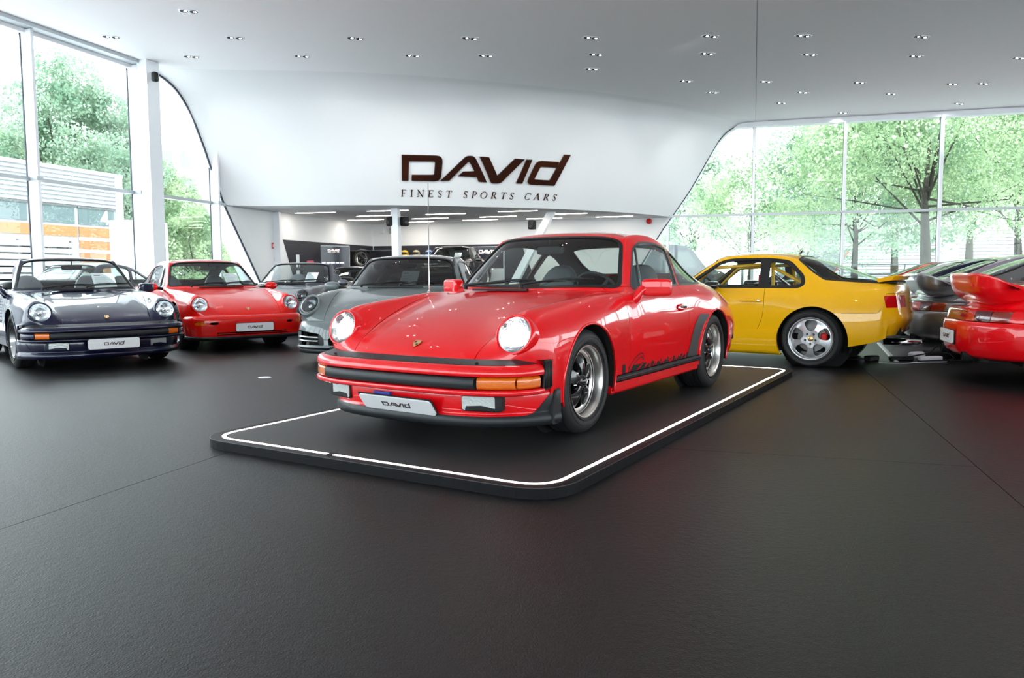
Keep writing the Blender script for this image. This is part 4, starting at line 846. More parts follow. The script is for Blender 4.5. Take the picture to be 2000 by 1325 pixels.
# ------------------------------------------------------------------ tail of the wide coupes on the right
def rear993(root, pm, hip, tailwing=True, platem=None):
    e = .03+hip
    RP = [(3.36, 0), (3.345, .30), (3.28, .54), (3.15, .70+e*.4), (2.98, .775+e), (2.80, .80+e), (2.62, .815+e)]
    def ring(prof, nps=7): S = ring_surf(RP, prof, nps); S.V = S.V*[-1, 1, 1]; S.N = S.N*[-1, 1, 1]; S.T = S.T[:, ::-1]; return S
    B = ring([(-.16, .575), (-.05, .565), (-.01, .555), (.0, .52), (.008, .44), (.004, .34), (-.02, .26), (-.06, .225), (-.16, .215)])
    B.clip(lambda V, U: np.where(V[:, 0] > -3.0, .352-np.hypot(V[:, 0]+2.272, V[:, 2]-.318), -1)).build('rear_bumper', pm, root, rim=.02)
    ring([(-.20, .69), (-.10, .685), (-.055, .672)]).build('lamp_ledge', pm, root, rim=.01)
    L = ring([(-.062, .668), (-.045, .655), (-.032, .60), (-.03, .568)])
    y = lambda V: np.abs(V[:, 1])
    for s in (1, -1):
        for a, b, nm, m_ in ((0, .36, 'reflector_band', M_REDR), (.365, .50, 'tail_lamp_red', M_REDL), (.505, .655, 'tail_lamp_dark', M_REDD), (.66, .73+e*.6, 'tail_lamp_amber', M_AMBD)):
            q = L.clip(lambda V, U: np.maximum(a-s*V[:, 1], s*V[:, 1]-b)); q.build(nm, m_, root, rim=.02)
        r = L.clip(lambda V, U: (.73+e*.6)-s*V[:, 1]); r.build('lamp_end', pm, root, rim=.02)
        m = MB(); m.tube([(-3.05, s*.42, .235), (-3.33, s*.42, .235)], .045, 14, caps=False); m.tube([(-3.05, s*.42, .235), (-3.32, s*.42, .235)], .040, 14); m.build('exhaust_pipe', M_DARK, root)
    plate(root, frame((-3.375, 0, .40), (-1, 0, 0), (0, -1, 0)), .52, .115 if False else .125, corner=.02, m=platem)
    m = MB(); m.box((-3.2, -.60, .20), (-2.7, .60, .50)); m.build('bumper_backing', M_DARK, root)
    if tailwing:
        ys = np.linspace(-1, 1, 41); prof = [(-2.62, .93), (-2.80, .905), (-2.98, .895), (-3.12, .915), (-3.22, .965), (-3.27, 1.005), (-3.285, 1.0), (-3.285, .955), (-3.27, .87), (-3.22, .78), (-3.10, .705), (-2.86, .70), (-2.62, .80)]
        pc = cat_curve(prof, 4); P = np.zeros((41, len(pc), 3))
        for i, t in enumerate(ys):
            w = .68; yy = w*t; k = abs(t)**3.0; up = .055*max(0, (abs(t)-.55)/.45)**1.6
            cx, cz = -2.80, .86
            f = max(0, 1-abs(t)**5)**.45; g_ = .30+.70*max(0, 1-abs(t)**6)**.5
            P[i, :, 0] = cx+(pc[:, 0]-cx)*g_; P[i, :, 1] = yy; P[i, :, 2] = cz+(pc[:, 1]-cz)*f+up*f*(pc[:, 0] < -3.0)*(pc[:, 1] > .9)
        S = Surf.grid(P, ys, np.arange(len(pc)))
        if (S.N[:, 2]*(S.V[:, 2]-.86)).sum() < 0: S = Surf.grid(P, ys, np.arange(len(pc)), flip=True)
        S.build('whale_tail_spoiler', pm, root, rim=0)
M_REDR = mat('red_reflector', (.22, .012, .016), .08, coat=1., spec=.8); M_REDD = mat('dark_red_lens', (.07, .002, .004), .08, coat=1.); M_AMBD = mat('dark_amber_lens', (.20, .016, .006), .1, coat=1.)

# ------------------------------------------------------------------ current wide coupe (front only differs)
def front992(root, pm):
    pth = [(.86, 0), (.855, .25), (.835, .44), (.785, .60), (.71, .71), (.60, .785), (.48, .808), (.40, .808)]
    B = ring_surf(pth, [(-.13, .490), (-.07, .488), (-.035, .470), (-.015, .42), (-.004, .36), (.0, .28), (.0, .22), (.018, .20), (.018, .185), (-.02, .18)], 8)
    def duct(s): return lambda V, U: where_f(s*V[:, 1] > .2, sd_poly(np.stack([s*V[:, 1], V[:, 2]], 1), round_poly([(.39, .215), (.745, .215), (.785, .30), (.775, .385), (.44, .345), (.41, .30)], .03)))
    mid = lambda V, U: np.maximum(np.abs(V[:, 1])-.36, np.abs(V[:, 2]-.262)-.045)
    for s in (1, -1):
        B = B.clip(lambda V, U: -duct(s)(V, U))
        K = ring_surf(pth, [(-.05, .40), (-.05, .21)], 8).clip(duct(s)); K.build('intake', M_DARK, root, rim=0)
        for z in (.262, .305): R = ring_surf(pth, [(-.006, z+.005), (-.001, z), (-.006, z-.005)], 8).clip(lambda V, U: np.maximum(.48-s*V[:, 1], s*V[:, 1]-.765)); R.build('intake_blade', M_SILW, root, rim=.02)
        R = ring_surf(pth, [(-.012, .37), (-.004, .30), (-.012, .215)], 8).clip(lambda V, U: np.maximum(.395-s*V[:, 1], s*V[:, 1]-.47)); R.build('intake_flap', M_PLAST, root, rim=.02)
    ring_surf(pth, [(-.05, .31), (-.05, .21)], 8).clip(mid).build('centre_intake', M_DARK, root, rim=0)
    B.clip(lambda V, U: -mid(V, U)).build('front_bumper', pm, root, rim=.03)
    ring_surf(pth, [(-.03, .175), (.0, .165), (-.01, .12), (-.06, .115)], 6).build('spoiler_lip', M_PLAST, root, rim=.01)
    m = MB(); m.box((.45, -.50, .17), (.74, .50, .44)); m.build('bumper_backing', M_DARK, root)
# ------------------------------------------------------------------ the hall
HERO = (-.194, 5.093, 4.142)
WA = np.array([-8.834, 13.969]); D1 = np.array([.2943, .9557]); IN1 = np.array([.9557, -.2943])
WC = np.array([7.243, 23.715]); D2 = np.array([.9616, -.2744]); IN2 = np.array([-.2744, -.9616]); HC = 5.5
def PL(s, o, z): p = WA+D1*s+IN1*o; return Vector((p[0], p[1], z))
def PB(s, o, z): p = WC+D2*s+IN2*o; return Vector((p[0], p[1], z))
S0, S1, B1 = -22.0, 13.787, 16.0
M_WALL = mat('white_plaster', (.82, .83, .84), .75); M_CEIL = mat('ceiling_plaster', (.88, .88, .89), .8); M_SHELL = mat('curved_shell_white', (.80, .81, .82), .6)
M_MULL = mat('white_metal_frame', (.80, .82, .85), .35, .1); M_RAIL = mat('grey_rail', (.45, .48, .50), .4, .4); M_SEAL = mat('glazing_seal', (.02, .03, .05), .5)
M_PANE = glass_mat('hall_glass', (.95, .975, .965), 1.45, 0, .55); M_DPAN = mat('anthracite_panel', (.022, .022, .032), .5); M_BLACK = mat('black_laminate', (.008, .008, .010), .35)
def struct(o): o['kind'] = 'structure'; return o
def sempty(name): return struct(empty(name))
# floor: black carpet laid in strips
m = MATS.get('carpet') or bpy.data.materials.new('carpet'); m.use_nodes = True; nt = m.node_tree; b = nt.nodes['Principled BSDF']
tc = nt.nodes.new('ShaderNodeTexCoord'); n1 = nt.nodes.new('ShaderNodeTexNoise'); n1.inputs['Scale'].default_value = 170; n1.inputs['Detail'].default_value = 2
n2 = nt.nodes.new('ShaderNodeTexNoise'); n2.inputs['Scale'].default_value = 1.3; n2.inputs['Detail'].default_value = 5; n3 = nt.nodes.new('ShaderNodeTexNoise'); n3.inputs['Scale'].default_value = 38; n3.inputs['Detail'].default_value = 4
for n in (n1, n2, n3): nt.links.new(tc.outputs['Object'], n.inputs['Vector'])
r1 = nt.nodes.new('ShaderNodeValToRGB'); r1.color_ramp.elements[0].color = (.0028, .0029, .0034, 1); r1.color_ramp.elements[1].color = (.034, .034, .035, 1); r1.color_ramp.elements[0].position = .50; r1.color_ramp.elements[1].position = .78
nt.links.new(n1.outputs['Fac'], r1.inputs['Fac']); mx = nt.nodes.new('ShaderNodeMix'); mx.data_type = 'RGBA'; mx.blend_type = 'MULTIPLY'; mx.inputs[0].default_value = .5
nt.links.new(r1.outputs['Color'], mx.inputs[6]); nt.links.new(n2.outputs['Color'], mx.inputs[7]); nt.links.new(mx.outputs[2], b.inputs['Base Color'])
b.inputs['Roughness'].default_value = .40; b.inputs['Specular IOR Level'].default_value = .24
bp = nt.nodes.new('ShaderNodeBump'); bp.inputs['Strength'].default_value = .5; bp.inputs['Distance'].default_value = .004; ad = nt.nodes.new('ShaderNodeMath'); ad.operation = 'ADD'
nt.links.new(n1.outputs['Fac'], ad.inputs[0]); nt.links.new(n3.outputs['Fac'], ad.inputs[1]); nt.links.new(ad.outputs[0], bp.inputs['Height']); nt.links.new(bp.outputs['Normal'], b.inputs['Normal'])
M_CARPET = m
floor = struct(empty('floor')); q0 = float((np.array([-2.057, 3.071])-WA) @ IN1); s0 = float((np.array([.574, 4.584])-WA) @ D1)
def slab(name, a, bb, c, d, z0, z1, m, parent=None):
    """box in wall coordinates: s from a to bb, offset from c to d"""
    q = [PL(a, c, 0), PL(bb, c, 0), PL(bb, d, 0), PL(a, d, 0)]; q = [(v.x, v.y) for v in q][::-1]
    return MB().prism(q, z0, z1).build(name, m, parent)
qs = [q0-4.8]+[q0+4.0*k for k in range(0, 8)]; g = .0022
qs[0] = -.05
for i in range(len(qs)-1):
    cuts = [S0, s0-8, s0, s0+9, 17] if i % 2 else [S0, s0-5.5, s0+5.5, 17]
    if i == 1: cuts = [S0, s0-8, s0, 17]
    for a, bb in zip(cuts[:-1], cuts[1:]): slab('carpet_sheet', a+g, bb-g, qs[i]+g, qs[i+1]-g, -.012, 0, M_CARPET, floor)
slab('screed', S0-.5, 18, -.4, 30, -.20, -.0125, M_BLACK, floor)
# ceiling: two plaster fields with a joint, a soffit over the back area
qc = float((np.array([4.052, 13.269])-WA) @ IN1)
ceil = struct(empty('ceiling'))
slab('ceiling_panel', S0-.3, 14.2, -.3, qc-.0045, HC, HC+.12, M_CEIL, ceil); slab('ceiling_panel', S0-.3, 14.2, qc+.0045, 33, HC+.004, HC+.12, M_CEIL, ceil)
slab('ceiling_backing', S0-.3, 15.2, -.3, 33, HC+.12, HC+.2, M_RAIL, ceil)
# left wall: glass bays, then solid behind the curved shell
LC_ = [(7.85, 0), (6.89, 1.35), (6.29, 2.18), (5.86, 2.79), (5.51, 3.43), (5.23, 4.0), (4.98, 4.44), (4.80, 4.75), (4.58, 5.0), (4.36, 5.19), (4.12, 5.32), (3.80, 5.42), (3.35, 5.5)]
RC_ = [(-4.05, 0), (-2.86, 2.07), (-2.39, 2.77), (-1.82, 3.61), (-1.23, 4.66), (-1.05, 4.96), (-.87, 5.18), (-.68, 5.33), (-.42, 5.44), (0, 5.5)]
def wall_prism(name, poly, P, o0, o1, m, parent=None):
    n = len(poly); vs = [P(s, o0, z) for s, z in poly]+[P(s, o1, z) for s, z in poly]
    fs = [tuple(range(n)), tuple(range(2*n-1, n-1, -1))]+[(i, n+i, n+(i+1) % n, (i+1) % n) for i in range(n)]
    mb = MB(); mb.add(vs, fs); o = mb.build(name, m, parent)
    bm = bmesh.new(); bm.from_mesh(o.data); bmesh.ops.recalc_face_normals(bm, faces=bm.faces); bm.to_mesh(o.data); bm.free(); return o
def fine(c, n=3): return [tuple(p) for p in cat_curve(c, n)]
wl = sempty('wall_left'); wall_prism('wall_panel', fine(LC_)+[(S1+.3, HC), (S1+.3, 0)], PL, 0, -.55, M_WALL, wl)
wb = sempty('wall_back'); wall_prism('wall_panel', [(-12.5-.6, 0), (-12.5-.6, HC)]+fine(RC_)[::-1], PB, 0, -.55, M_WALL, wb)
def ribbon(curve, P, name, m, parent, a, b2, h):
    c = cat_curve(curve, 3); t = np.gradient(c, axis=0); nn = np.stack([-t[:, 1], t[:, 0]], 1); nn /= np.linalg.norm(nn, axis=1, keepdims=True); vs = []; n = len(c)
    for k in range(n):
        for w, o in ((a, 0), (a, h), (b2, h), (b2, 0)): q = c[k]+nn[k]*w; vs.append(P(q[0], o, min(q[1], HC-.002)))
    mb = MB(); mb.add(vs, [(k*4+j, (k+1)*4+j, (k+1)*4+j+1, k*4+j+1) for k in range(n-1) for j in range(3)]); o = mb.build(name, m, parent)
    return o
ribbon(LC_, PL, 'edge_frame', M_SHELL, wl, -.015, -.24, .05); ribbon(LC_, PL, 'edge_seal', M_SEAL, wl, .022, -.016, .03)
ribbon(RC_, PB, 'edge_frame', M_SHELL, wb, .015, .10, .05) ; ribbon(RC_, PB, 'edge_seal', M_SEAL, wb, -.012, .016, .03)
w1 = sempty('window_1'); w2 = sempty('window_2')
def bay(w, P, s0_, s1_, zt=5.36, ww=.06, dp=.20, rail=True):
    """glass bay: panes above and below the rail"""
    for z0, z1 in ((.10, 2.76), (2.82, zt)):
        o = wall_prism('pane', [(s0_+ww/2, z0), (s1_-ww/2, z0), (s1_-ww/2, z1), (s0_+ww/2, z1)], P, -.030, -.042, M_PANE, w)
    wall_prism('transom', [(s0_+.03, 2.755), (s1_-.03, 2.755), (s1_-.03, 2.825), (s0_+.03, 2.825)], P, .05, -.06, M_RAIL, w)
    wall_prism('sill_rail', [(s0_, 0), (s1_, 0), (s1_, .10), (s0_, .10)], P, .08, -.08, M_MULL, w)
def mullion(w, P, s, zt, ww=.06, dp=.20):
    wall_prism('mullion', [(s-ww/2, 0), (s+ww/2, 0), (s+ww/2, zt), (s-ww/2, zt)], P, dp, -.05, M_MULL, w)
    wall_prism('mullion_seal', [(s-ww/2-.012, .1), (s+ww/2+.012, .1), (s+ww/2+.012, zt-.01), (s-ww/2-.012, zt-.01)], P, -.028, -.052, M_SEAL, w)
    wall_prism('rail_bracket', [(s-.07, 2.76), (s+.07, 2.76), (s+.07, 2.83), (s-.07, 2.83)], P, dp+.02, -.03, M_RAIL, w)
ms = [.44+2.505*k for k in range(-9, 4)]
for s in ms: mullion(w1, PL, s, {2: 5.4}.get(0, 5.42) if s < 5 else 4.05)
for a, bb in zip(ms[:-1], ms[1:]): bay(w1, PL, a, bb, 5.36)
bay(w1, PL, ms[-1], 7.95, 4.6)
wall_prism('header', [(S0, 5.36), (3.7, 5.36), (3.35, 5.5), (S0, 5.5)], PL, .06, -.20, M_MULL, w1); wall_prism('blind_box', [(S0, 5.43), (3.2, 5.43), (3.2, 5.5), (S0, 5.5)], PL, .30, .06, M_RAIL, w1)
mr = [2.51*k for k in range(-1, 7)]
for s in mr: mullion(w2, PB, s, 5.42 if s > 0 else (5.42 if s == 0 else 2.5), .075, .14)
for a, bb in zip(mr[:-1], mr[1:]): bay(w2, PB, a, bb, 5.36 if a >= 0 else 5.36)
bay(w2, PB, -4.1, mr[0], 3.0)
wall_prism('header', [(-.6, 5.36), (B1, 5.36), (B1, 5.5), (-.4, 5.5)], PB, .10, -.20, M_MULL, w2)
# far right and behind the camera
Q = [PB(B1, 0, 0), PB(B1, 0, 0)]; far = 25.6
def PR(s, o, z): p = WC+D2*B1+IN2*s-D2*o; return Vector((p[0], p[1], z))
w3 = sempty('window_3')
for k in range(13):
    s = .02+2.6*k; wall_prism('mullion', [(s-.03, 0), (s+.03, 0), (s+.03, HC), (s-.03, HC)], PR, .2, -.05, M_MULL, w3)
    if k < 12: wall_prism('pane', [(s+.04, .1), (s+2.56, .1), (s+2.56, 5.4), (s+.04, 5.4)], PR, -.03, -.042, M_PANE, w3); wall_prism('transom', [(s+.03, 2.755), (s+2.57, 2.755), (s+2.57, 2.825), (s+.03, 2.825)], PR, .05, -.06, M_RAIL, w3)
wr_ = sempty('wall_rear'); q = [PL(S0, -.3, 0), PL(S0, 33, 0), PL(S0-.3, 33, 0), PL(S0-.3, -.3, 0)]
MB().prism([(v.x, v.y) for v in q], 0, .9).build('wall_panel', M_WALL, wr_); MB().prism([(v.x, v.y) for v in q], 5.2, HC).build('wall_panel', M_WALL, wr_)
w4 = sempty('added_window_4')  # unseen glazing, added behind the camera for more ambient light and reflections
def PQ(s, o, z): p = WA+D1*(S0+o)+IN1*s; return Vector((p[0], p[1], z))
for k in range(13):
    s = 2.6*k; wall_prism('mullion', [(s-.03, .9), (s+.03, .9), (s+.03, 5.2), (s-.03, 5.2)], PQ, .1, -.1, M_MULL, w4)
    wall_prism('pane', [(s+.04, .9), (s+2.56, .9), (s+2.56, 5.2), (s+.04, 5.2)], PQ, -.13, -.142, M_PANE, w4)
# curved shell carrying the sign
BE = [(-7.109, 19.573), (-6.62, 19.78), (-6.0, 19.90), (-4.86, 19.844), (-3.83, 19.827), (-2.944, 19.90), (-2.063, 20.095), (-1.297, 20.314), (-.118, 20.728), (1.115, 21.224), (2.287, 21.926), (3.574, 22.902), (4.55, 23.95), (4.945, 24.371)]
be = cat_curve(BE, 6); al = np.r_[0, np.cumsum(np.linalg.norm(np.diff(be, axis=0), axis=1))]; al /= al[-1]
ZT = [2.78, 3.44, 4.0, 4.44, 5.0, 5.2, 5.32, 5.42, 5.48, 5.5]; SL = [0, .35, .63, .88, 1.28, 1.5, 1.72, 1.98, 2.3, 2.75]; SR = [0, .46, .79, 1.04, 1.37, 1.51, 1.67, 1.90, 2.1, 2.45]
zz = cat_curve(list(zip(ZT, SL, SR)), 5); zz[:, 0] = np.minimum(zz[:, 0], HC-.0005)
P = np.zeros((len(be), len(zz), 3))
for i, t in enumerate(al):
    off = -D1[None]*zz[:, 1:2]*(1-t)+D2[None]*zz[:, 2:3]*t
    P[i, :, :2] = be[i]+off; P[i, :, 2] = zz[:, 0]
SH = Surf.grid(P, al, zz[:, 0]);
if (SH.N[:, 1]).mean() > 0: SH = Surf.grid(P, al, zz[:, 0], flip=True)
def shell_point(t, z):
    i = np.searchsorted(al, t); b0 = np.array([np.interp(t, al, be[:, 0]), np.interp(t, al, be[:, 1])]); a = np.interp(z, zz[:, 0], zz[:, 1]); c = np.interp(z, zz[:, 0], zz[:, 2])
    p = b0-D1*a*(1-t)+D2*c*t; return Vector((p[0], p[1], z))
sh = struct(SH.build('wall_shell', M_SHELL, None, rim=0))
# soffit behind the lower edge
sof = MB(); pts = [(p[0], p[1]) for p in be]+[tuple(PB(-3.1, 0, 0))[:2], tuple(PB(-12.6, 0, 0))[:2], tuple(PL(13.9, 0, 0))[:2]]
sof.prism(pts[::-1], 2.78, 2.90); struct(sof.build('ceiling_soffit', M_CEIL))
bm = bmesh.new(); so = bpy.data.objects['ceiling_soffit']; bm.from_mesh(so.data); bmesh.ops.recalc_face_normals(bm, faces=bm.faces); bm.to_mesh(so.data); bm.free()
# columns
def column(name, a, b2, w, d, z0=0., z1=HC, rot=.30):
    mb = MB(); q = [(-w/2, -d/2), (w/2, -d/2), (w/2, d/2), (-w/2, d/2)]; R2 = Matrix.Rotation(-rot, 3, 'Z'); vs = []
    for c, z in ((a, z0), (b2, z1)):
        for x, y in q: v = R2 @ Vector((x, y, 0)); vs.append((c[0]+v.x, c[1]+v.y, z))
    mb.add(vs, [(3, 2, 1, 0), (4, 5, 6, 7), (0, 1, 5, 4), (1, 2, 6, 5), (2, 3, 7, 6), (3, 0, 4, 7)]); return struct(mb.build(name, M_MULL))
column('column_left', (-7.58, 16.78), (-7.58, 16.78), .24, .36)
column('column_middle', (-3.02, 20.9), (-3.06, 20.9), .19, .19, 0, 2.78)
column('column_right', (-.35, 22.3), (1.13, 22.3), .22, .22, 0, 2.78)
# baseboards of the rear area, dark wainscot panels
wall_prism('wainscot_panel', [(8.38, 2.03), (9.3, 0), (13.75, 0), (13.75, 2.03)], PL, .02, .0005, M_DPAN, wl)
wall_prism('wainscot_panel', [(-12.45, 0), (-12.45, 2.03), (-7.2, 2.03), (-6.4, 0)], PB, .02, .0005, M_DPAN, wb)
struct(wall_prism('baseboard_back', [(-6.3, 0), (-6.3, .08), (-4.1, .08), (-4.1, 0)], PB, .015, .0005, M_RAIL))
# ceiling spots
LIGHTS = [(217, 72), (459, 74), (694, 75), (369, 22), (374, 111), (590, 110), (806, 109), (918, 75), (949, 109), (1155, 74), (1164, 107), (1156, 135), (1387, 71), (1381, 105), (1339, 159), (1391, 181), (1569, 70), (1581, 107), (1495, 160), (1567, 181), (1526, 202), (1799, 72), (1788, 110), (1678, 162), (1740, 184), (1646, 221), (1860, 165), (1920, 164), (1990, 114), (1873, 203)]
LXY = [(-7.478, 15.08), (-5.193, 15.179), (-2.939, 15.247), (-5.448, 13.685), (-6.526, 16.438), (-4.265, 16.439), (-2.004, 16.44), (-.77, 15.281), (-.507, 16.465), (1.533, 15.285), (1.743, 16.429), (1.773, 17.543), (3.772, 15.224), (4.005, 16.393), (4.071, 18.673), (4.983, 19.818), (5.532, 15.219), (6.134, 16.503), (5.958, 18.758), (7.23, 19.863), (7.125, 21.077), (7.809, 15.318), (8.388, 16.654), (8.213, 18.899), (9.529, 20.076), (9.286, 22.365), (10.519, 19.093), (11.229, 19.056), (10.655, 16.846), (11.9, 21.243)]
M_SPOT = mat('spot_glow', (1, 1, 1), .5, emit=(1, .96, .90), es=22.)
def downlight():
    t = thing('ceiling_spot', 'x', 'ceiling light', (0, 0, HC))
    a = MB(); a.prism(round_poly([(-.17, -.085), (.17, -.085), (.17, .085), (-.17, .085)], .05, 3), -.008, -.0005); a.build('trim_plate', M_WHITEP if False else M_MULL, t)
    for s in (-1, 1):
        a = MB(); a.lathe([(.058, -.0085), (.062, -.014), (.066, -.0085)], Matrix.Translation((s*.078, 0, 0)), 14); a.lathe([(0, -.0088), (.058, -.0088)], Matrix.Translation((s*.078, 0, 0)), 14); c = a.build('lamp_recess', M_RUB, t)
        a = MB(); a.lathe([(0, -.0125), (.020, -.011), (.024, -.009)], Matrix.Translation((s*.078+.02, 0, 0)), 10); a.build('bulb', M_SPOT, c)
    return t
ORD = ['first', 'second', 'third', 'fourth', 'fifth', 'sixth', 'seventh', 'eighth', 'ninth']; D0 = downlight(); EXTRA = [(-5.2+2.27*i, 12.6-2.3*j) for j in range(5) for i in range(6)]
for k, (x, y) in enumerate(LXY+EXTRA):
    o = D0 if k == 0 else copy_tree(D0); o.location = (x, y, HC); o.rotation_euler = (0, 0, .3)
    o['group'] = 'recessed spots in the white ceiling'; o['label'] = 'twin recessed ceiling spot overhead, nearer than the visible rows'
    if k < 30:
        row = lambda v: int(np.searchsorted([14.5, 15.9, 17.1, 18.1, 19.4, 20.6, 21.8], v)); R_ = row(y); xs_ = sorted(a for a, b2 in LXY if row(b2) == R_); n_ = xs_.index(x)
        o['label'] = 'twin recessed ceiling spot, %s from left in the %s spot row from the front' % (ORD[n_], ORD[R_])
    if k % 2 == 0:
        d = bpy.data.lights.new('spot_lamp', 'SPOT'); d.energy = 34; d.color = (1, .985, .97); d.spot_size = 2.4; d.spot_blend = .8; d.shadow_soft_size = .05
        l = bpy.data.objects.new('spot_lamp', d); COL.objects.link(l); l.parent = o; l.location = (0, 0, -.05)
        if k < 30:   # spots near the shell are turned to wash it
            tg = min((shell_point(t_, 3.25) for t_ in np.linspace(.03, .97, 30)), key=lambda p_: (p_.x-x)**2+(p_.y-y)**2); dist = (tg-Vector((x, y, HC))).length
            if dist < 7.5:
                d.energy = (34 if dist > 3 else 15)*(.45 if x < -4.8 else 1); d.spot_size = 1.0; q_ = (Vector((x, y, HC))-tg).to_track_quat('Z', 'Y'); l.rotation_euler = (Matrix.Rotation(-.3, 3, 'Z') @ q_.to_matrix()).to_euler()
# strip lights under the soffit
STR = [((-6.002, 22.071), (-4.86, 21.783)), ((-3.905, 21.493), (-2.771, 21.222)), ((-4.539, 23.306), (-3.433, 22.979)), ((-5.161, 24.991), (-3.999, 24.614)), ((-2.442, 22.751), (-1.319, 22.444)), ((-3.054, 24.454), (-1.932, 24.094)), ((-3.611, 26.064), (-2.54, 25.645)), ((-.351, 21.873), (.701, 21.589)), ((-.94, 23.841), (.139, 23.5)), ((-1.535, 25.238), (-.449, 24.85)), ((1.187, 22.878), (2.149, 22.561)), ((.481, 24.688), (1.545, 24.319)), ((2.573, 24.066), (3.626, 23.719))]
M_STRIP = mat('strip_glow', (1, 1, 1), .5, emit=(1, .92, .82), es=24.)
for k, (a, b2) in enumerate(STR):
    c = ((a[0]+b2[0])/2, (a[1]+b2[1])/2, 2.78); L = math.hypot(b2[0]-a[0], b2[1]-a[1]); rz = math.atan2(b2[1]-a[1], b2[0]-a[0])
    t = thing('strip_light', 'slim linear soffit light, %s from left in the %s row' % (ORD[(0, 1, 0, 0, 1, 1, 0, 2, 2, 1, 3, 2, 3)[k]], ('front', 'front', 'second', 'third', 'second', 'third', 'rear', 'second', 'third', 'rear', 'third', 'rear', 'rear')[k]), 'strip light', c, rz, 'linear lights under the low soffit')
    MB().box((-L/2-.03, -.05, -.016), (L/2+.03, .05, -.001), bev=.004).build('housing', M_MULL, t); MB().box((-L/2, -.035, -.020), (L/2, .035, -.0165)).build('diffuser', M_STRIP, t)
# wall sign on the shell
M_BRONZE = mat('bronze_letters', (.085, .030, .022), .22, .75, noise=(1.2, (.16, .045, .02), 2, .35, .7))
def shell_frame(px_t, z):
    p = shell_point(px_t, z); a = shell_point(px_t+.004, z)-shell_point(px_t-.004, z); up = shell_point(px_t, z+.05)-shell_point(px_t, z-.05)
    x = a.normalized(); n = x.cross(up).normalized(); y = n.cross(x)
    return p, x, y, n
def on_shell(px, py):
    """t, z on the shell for a point (px right, metres along) — solved from world positions"""
# serif capitals for the line under the sign, drawn as filled strokes in a unit box
def _bar(x0, y0, x1, y1, w): d = Vector((x1-x0, y1-y0)).normalized(); n = Vector((-d.y, d.x))*w/2; return [(x0+n.x, y0+n.y), (x0-n.x, y0-n.y), (x1-n.x, y1-n.y), (x1+n.x, y1+n.y)]
def _arc(cx, cyy, rx, ry, a0, a1, w0, w1, n=14):
    o, i = [], []
    for k in range(n+1):
        t = k/n; a = math.radians(a0+(a1-a0)*t); w = w0+(w1-w0)*math.sin(math.pi*t); o.append((cx+(rx+w/2)*math.cos(a), cyy+(ry+.03)*math.sin(a))); i.append((cx+(rx-w/2)*math.cos(a), cyy+(ry-.03)*math.sin(a)))
    return o+i[::-1]
def _st(x, y, w=.30): return [(x-w/2, y-.022), (x+w/2, y-.022), (x+w/2, y+.022), (x-w/2, y+.022)]
K, k = .125, .045
SER = {
 'I': ([_bar(.18, 0, .18, 1, K), _st(.18, .02), _st(.18, .98)], .36),
 'F': ([_bar(.18, 0, .18, 1, K), _st(.18, .02), _bar(.05, .978, .66, .978, k), _bar(.65, 1, .65, .80, .03), _bar(.2, .53, .52, .53, k), _bar(.51, .60, .51, .45, .03)], .70),
 'E': ([_bar(.18, 0, .18, 1, K), _bar(.05, .978, .66, .978, k), _bar(.65, 1, .65, .82, .03), _bar(.2, .53, .52, .53, k), _bar(.51, .60, .51, .45, .03), _bar(.05, .022, .70, .022, k), _bar(.69, 0, .69, .20, .03)], .76),
 'T': ([_bar(.38, 0, .38, 1, K), _st(.38, .02), _bar(.02, .978, .74, .978, k), _bar(.03, 1, .03, .80, .03), _bar(.73, 1, .73, .80, .03)], .76),
 'N': ([_bar(.15, 0, .15, 1, .05), _bar(.13, 1, .78, 0, .13), _bar(.78, 0, .78, 1, .05), _st(.15, .02, .26), _st(.12, .98, .20), _st(.78, .98, .26)], .92),
 'P': ([_bar(.18, 0, .18, 1, K), _st(.18, .02), _bar(.05, .978, .40, .978, k), _bar(.2, .46, .40, .46, k), _arc(.38, .72, .22, .26, 90, -90, .05, .12)], .70),
 'R': ([_bar(.18, 0, .18, 1, K), _st(.18, .02), _bar(.05, .978, .40, .978, k), _bar(.2, .50, .40, .50, k), _arc(.38, .74, .20, .24, 90, -90, .05, .12), _bar(.40, .50, .74, .02, .12), _st(.78, .02, .18)], .86),
 'O': ([_arc(.48, .5, .40, .49, 90, 270, .05, .13), _arc(.48, .5, .40, .49, 90, -90, .05, .13)], .98),
 'C': ([_arc(.48, .5, .40, .49, 40, 180, .04, .10), _arc(.48, .5, .40, .49, 180, 315, .12, .05), _bar(.79, .95, .79, .72, .03)], .86),
 'S': ([_arc(.30, .745, .20, .24, 25, 180, .04, .05), _bar(.10, .72, .50, .32, .13), _arc(.32, .25, .20, .24, 0, -155, .05, .04), _bar(.50, .95, .50, .78, .03), _bar(.10, .05, .10, .24, .03)], .62),
 'A': ([_bar(.10, 0, .42, 1, .05), _bar(.42, 1, .78, 0, .13), _bar(.20, .33, .64, .33, .04), _st(.08, .02, .22), _st(.80, .02, .26)], .92)}
def serif_line(text, total):
    """list of polygons; x runs 0..total for cap height 1"""
    w = sum(SER[c][1] if c != ' ' else .55 for c in text); sp = (total-w)/(len(text)-1); x = 0; out = []
    for c in text:
        if c == ' ': x += .55+sp; continue
        for p in SER[c][0]: out.append((c, [(a+x, b2) for a, b2 in p]))
        x += SER[c][1]+sp
    return out
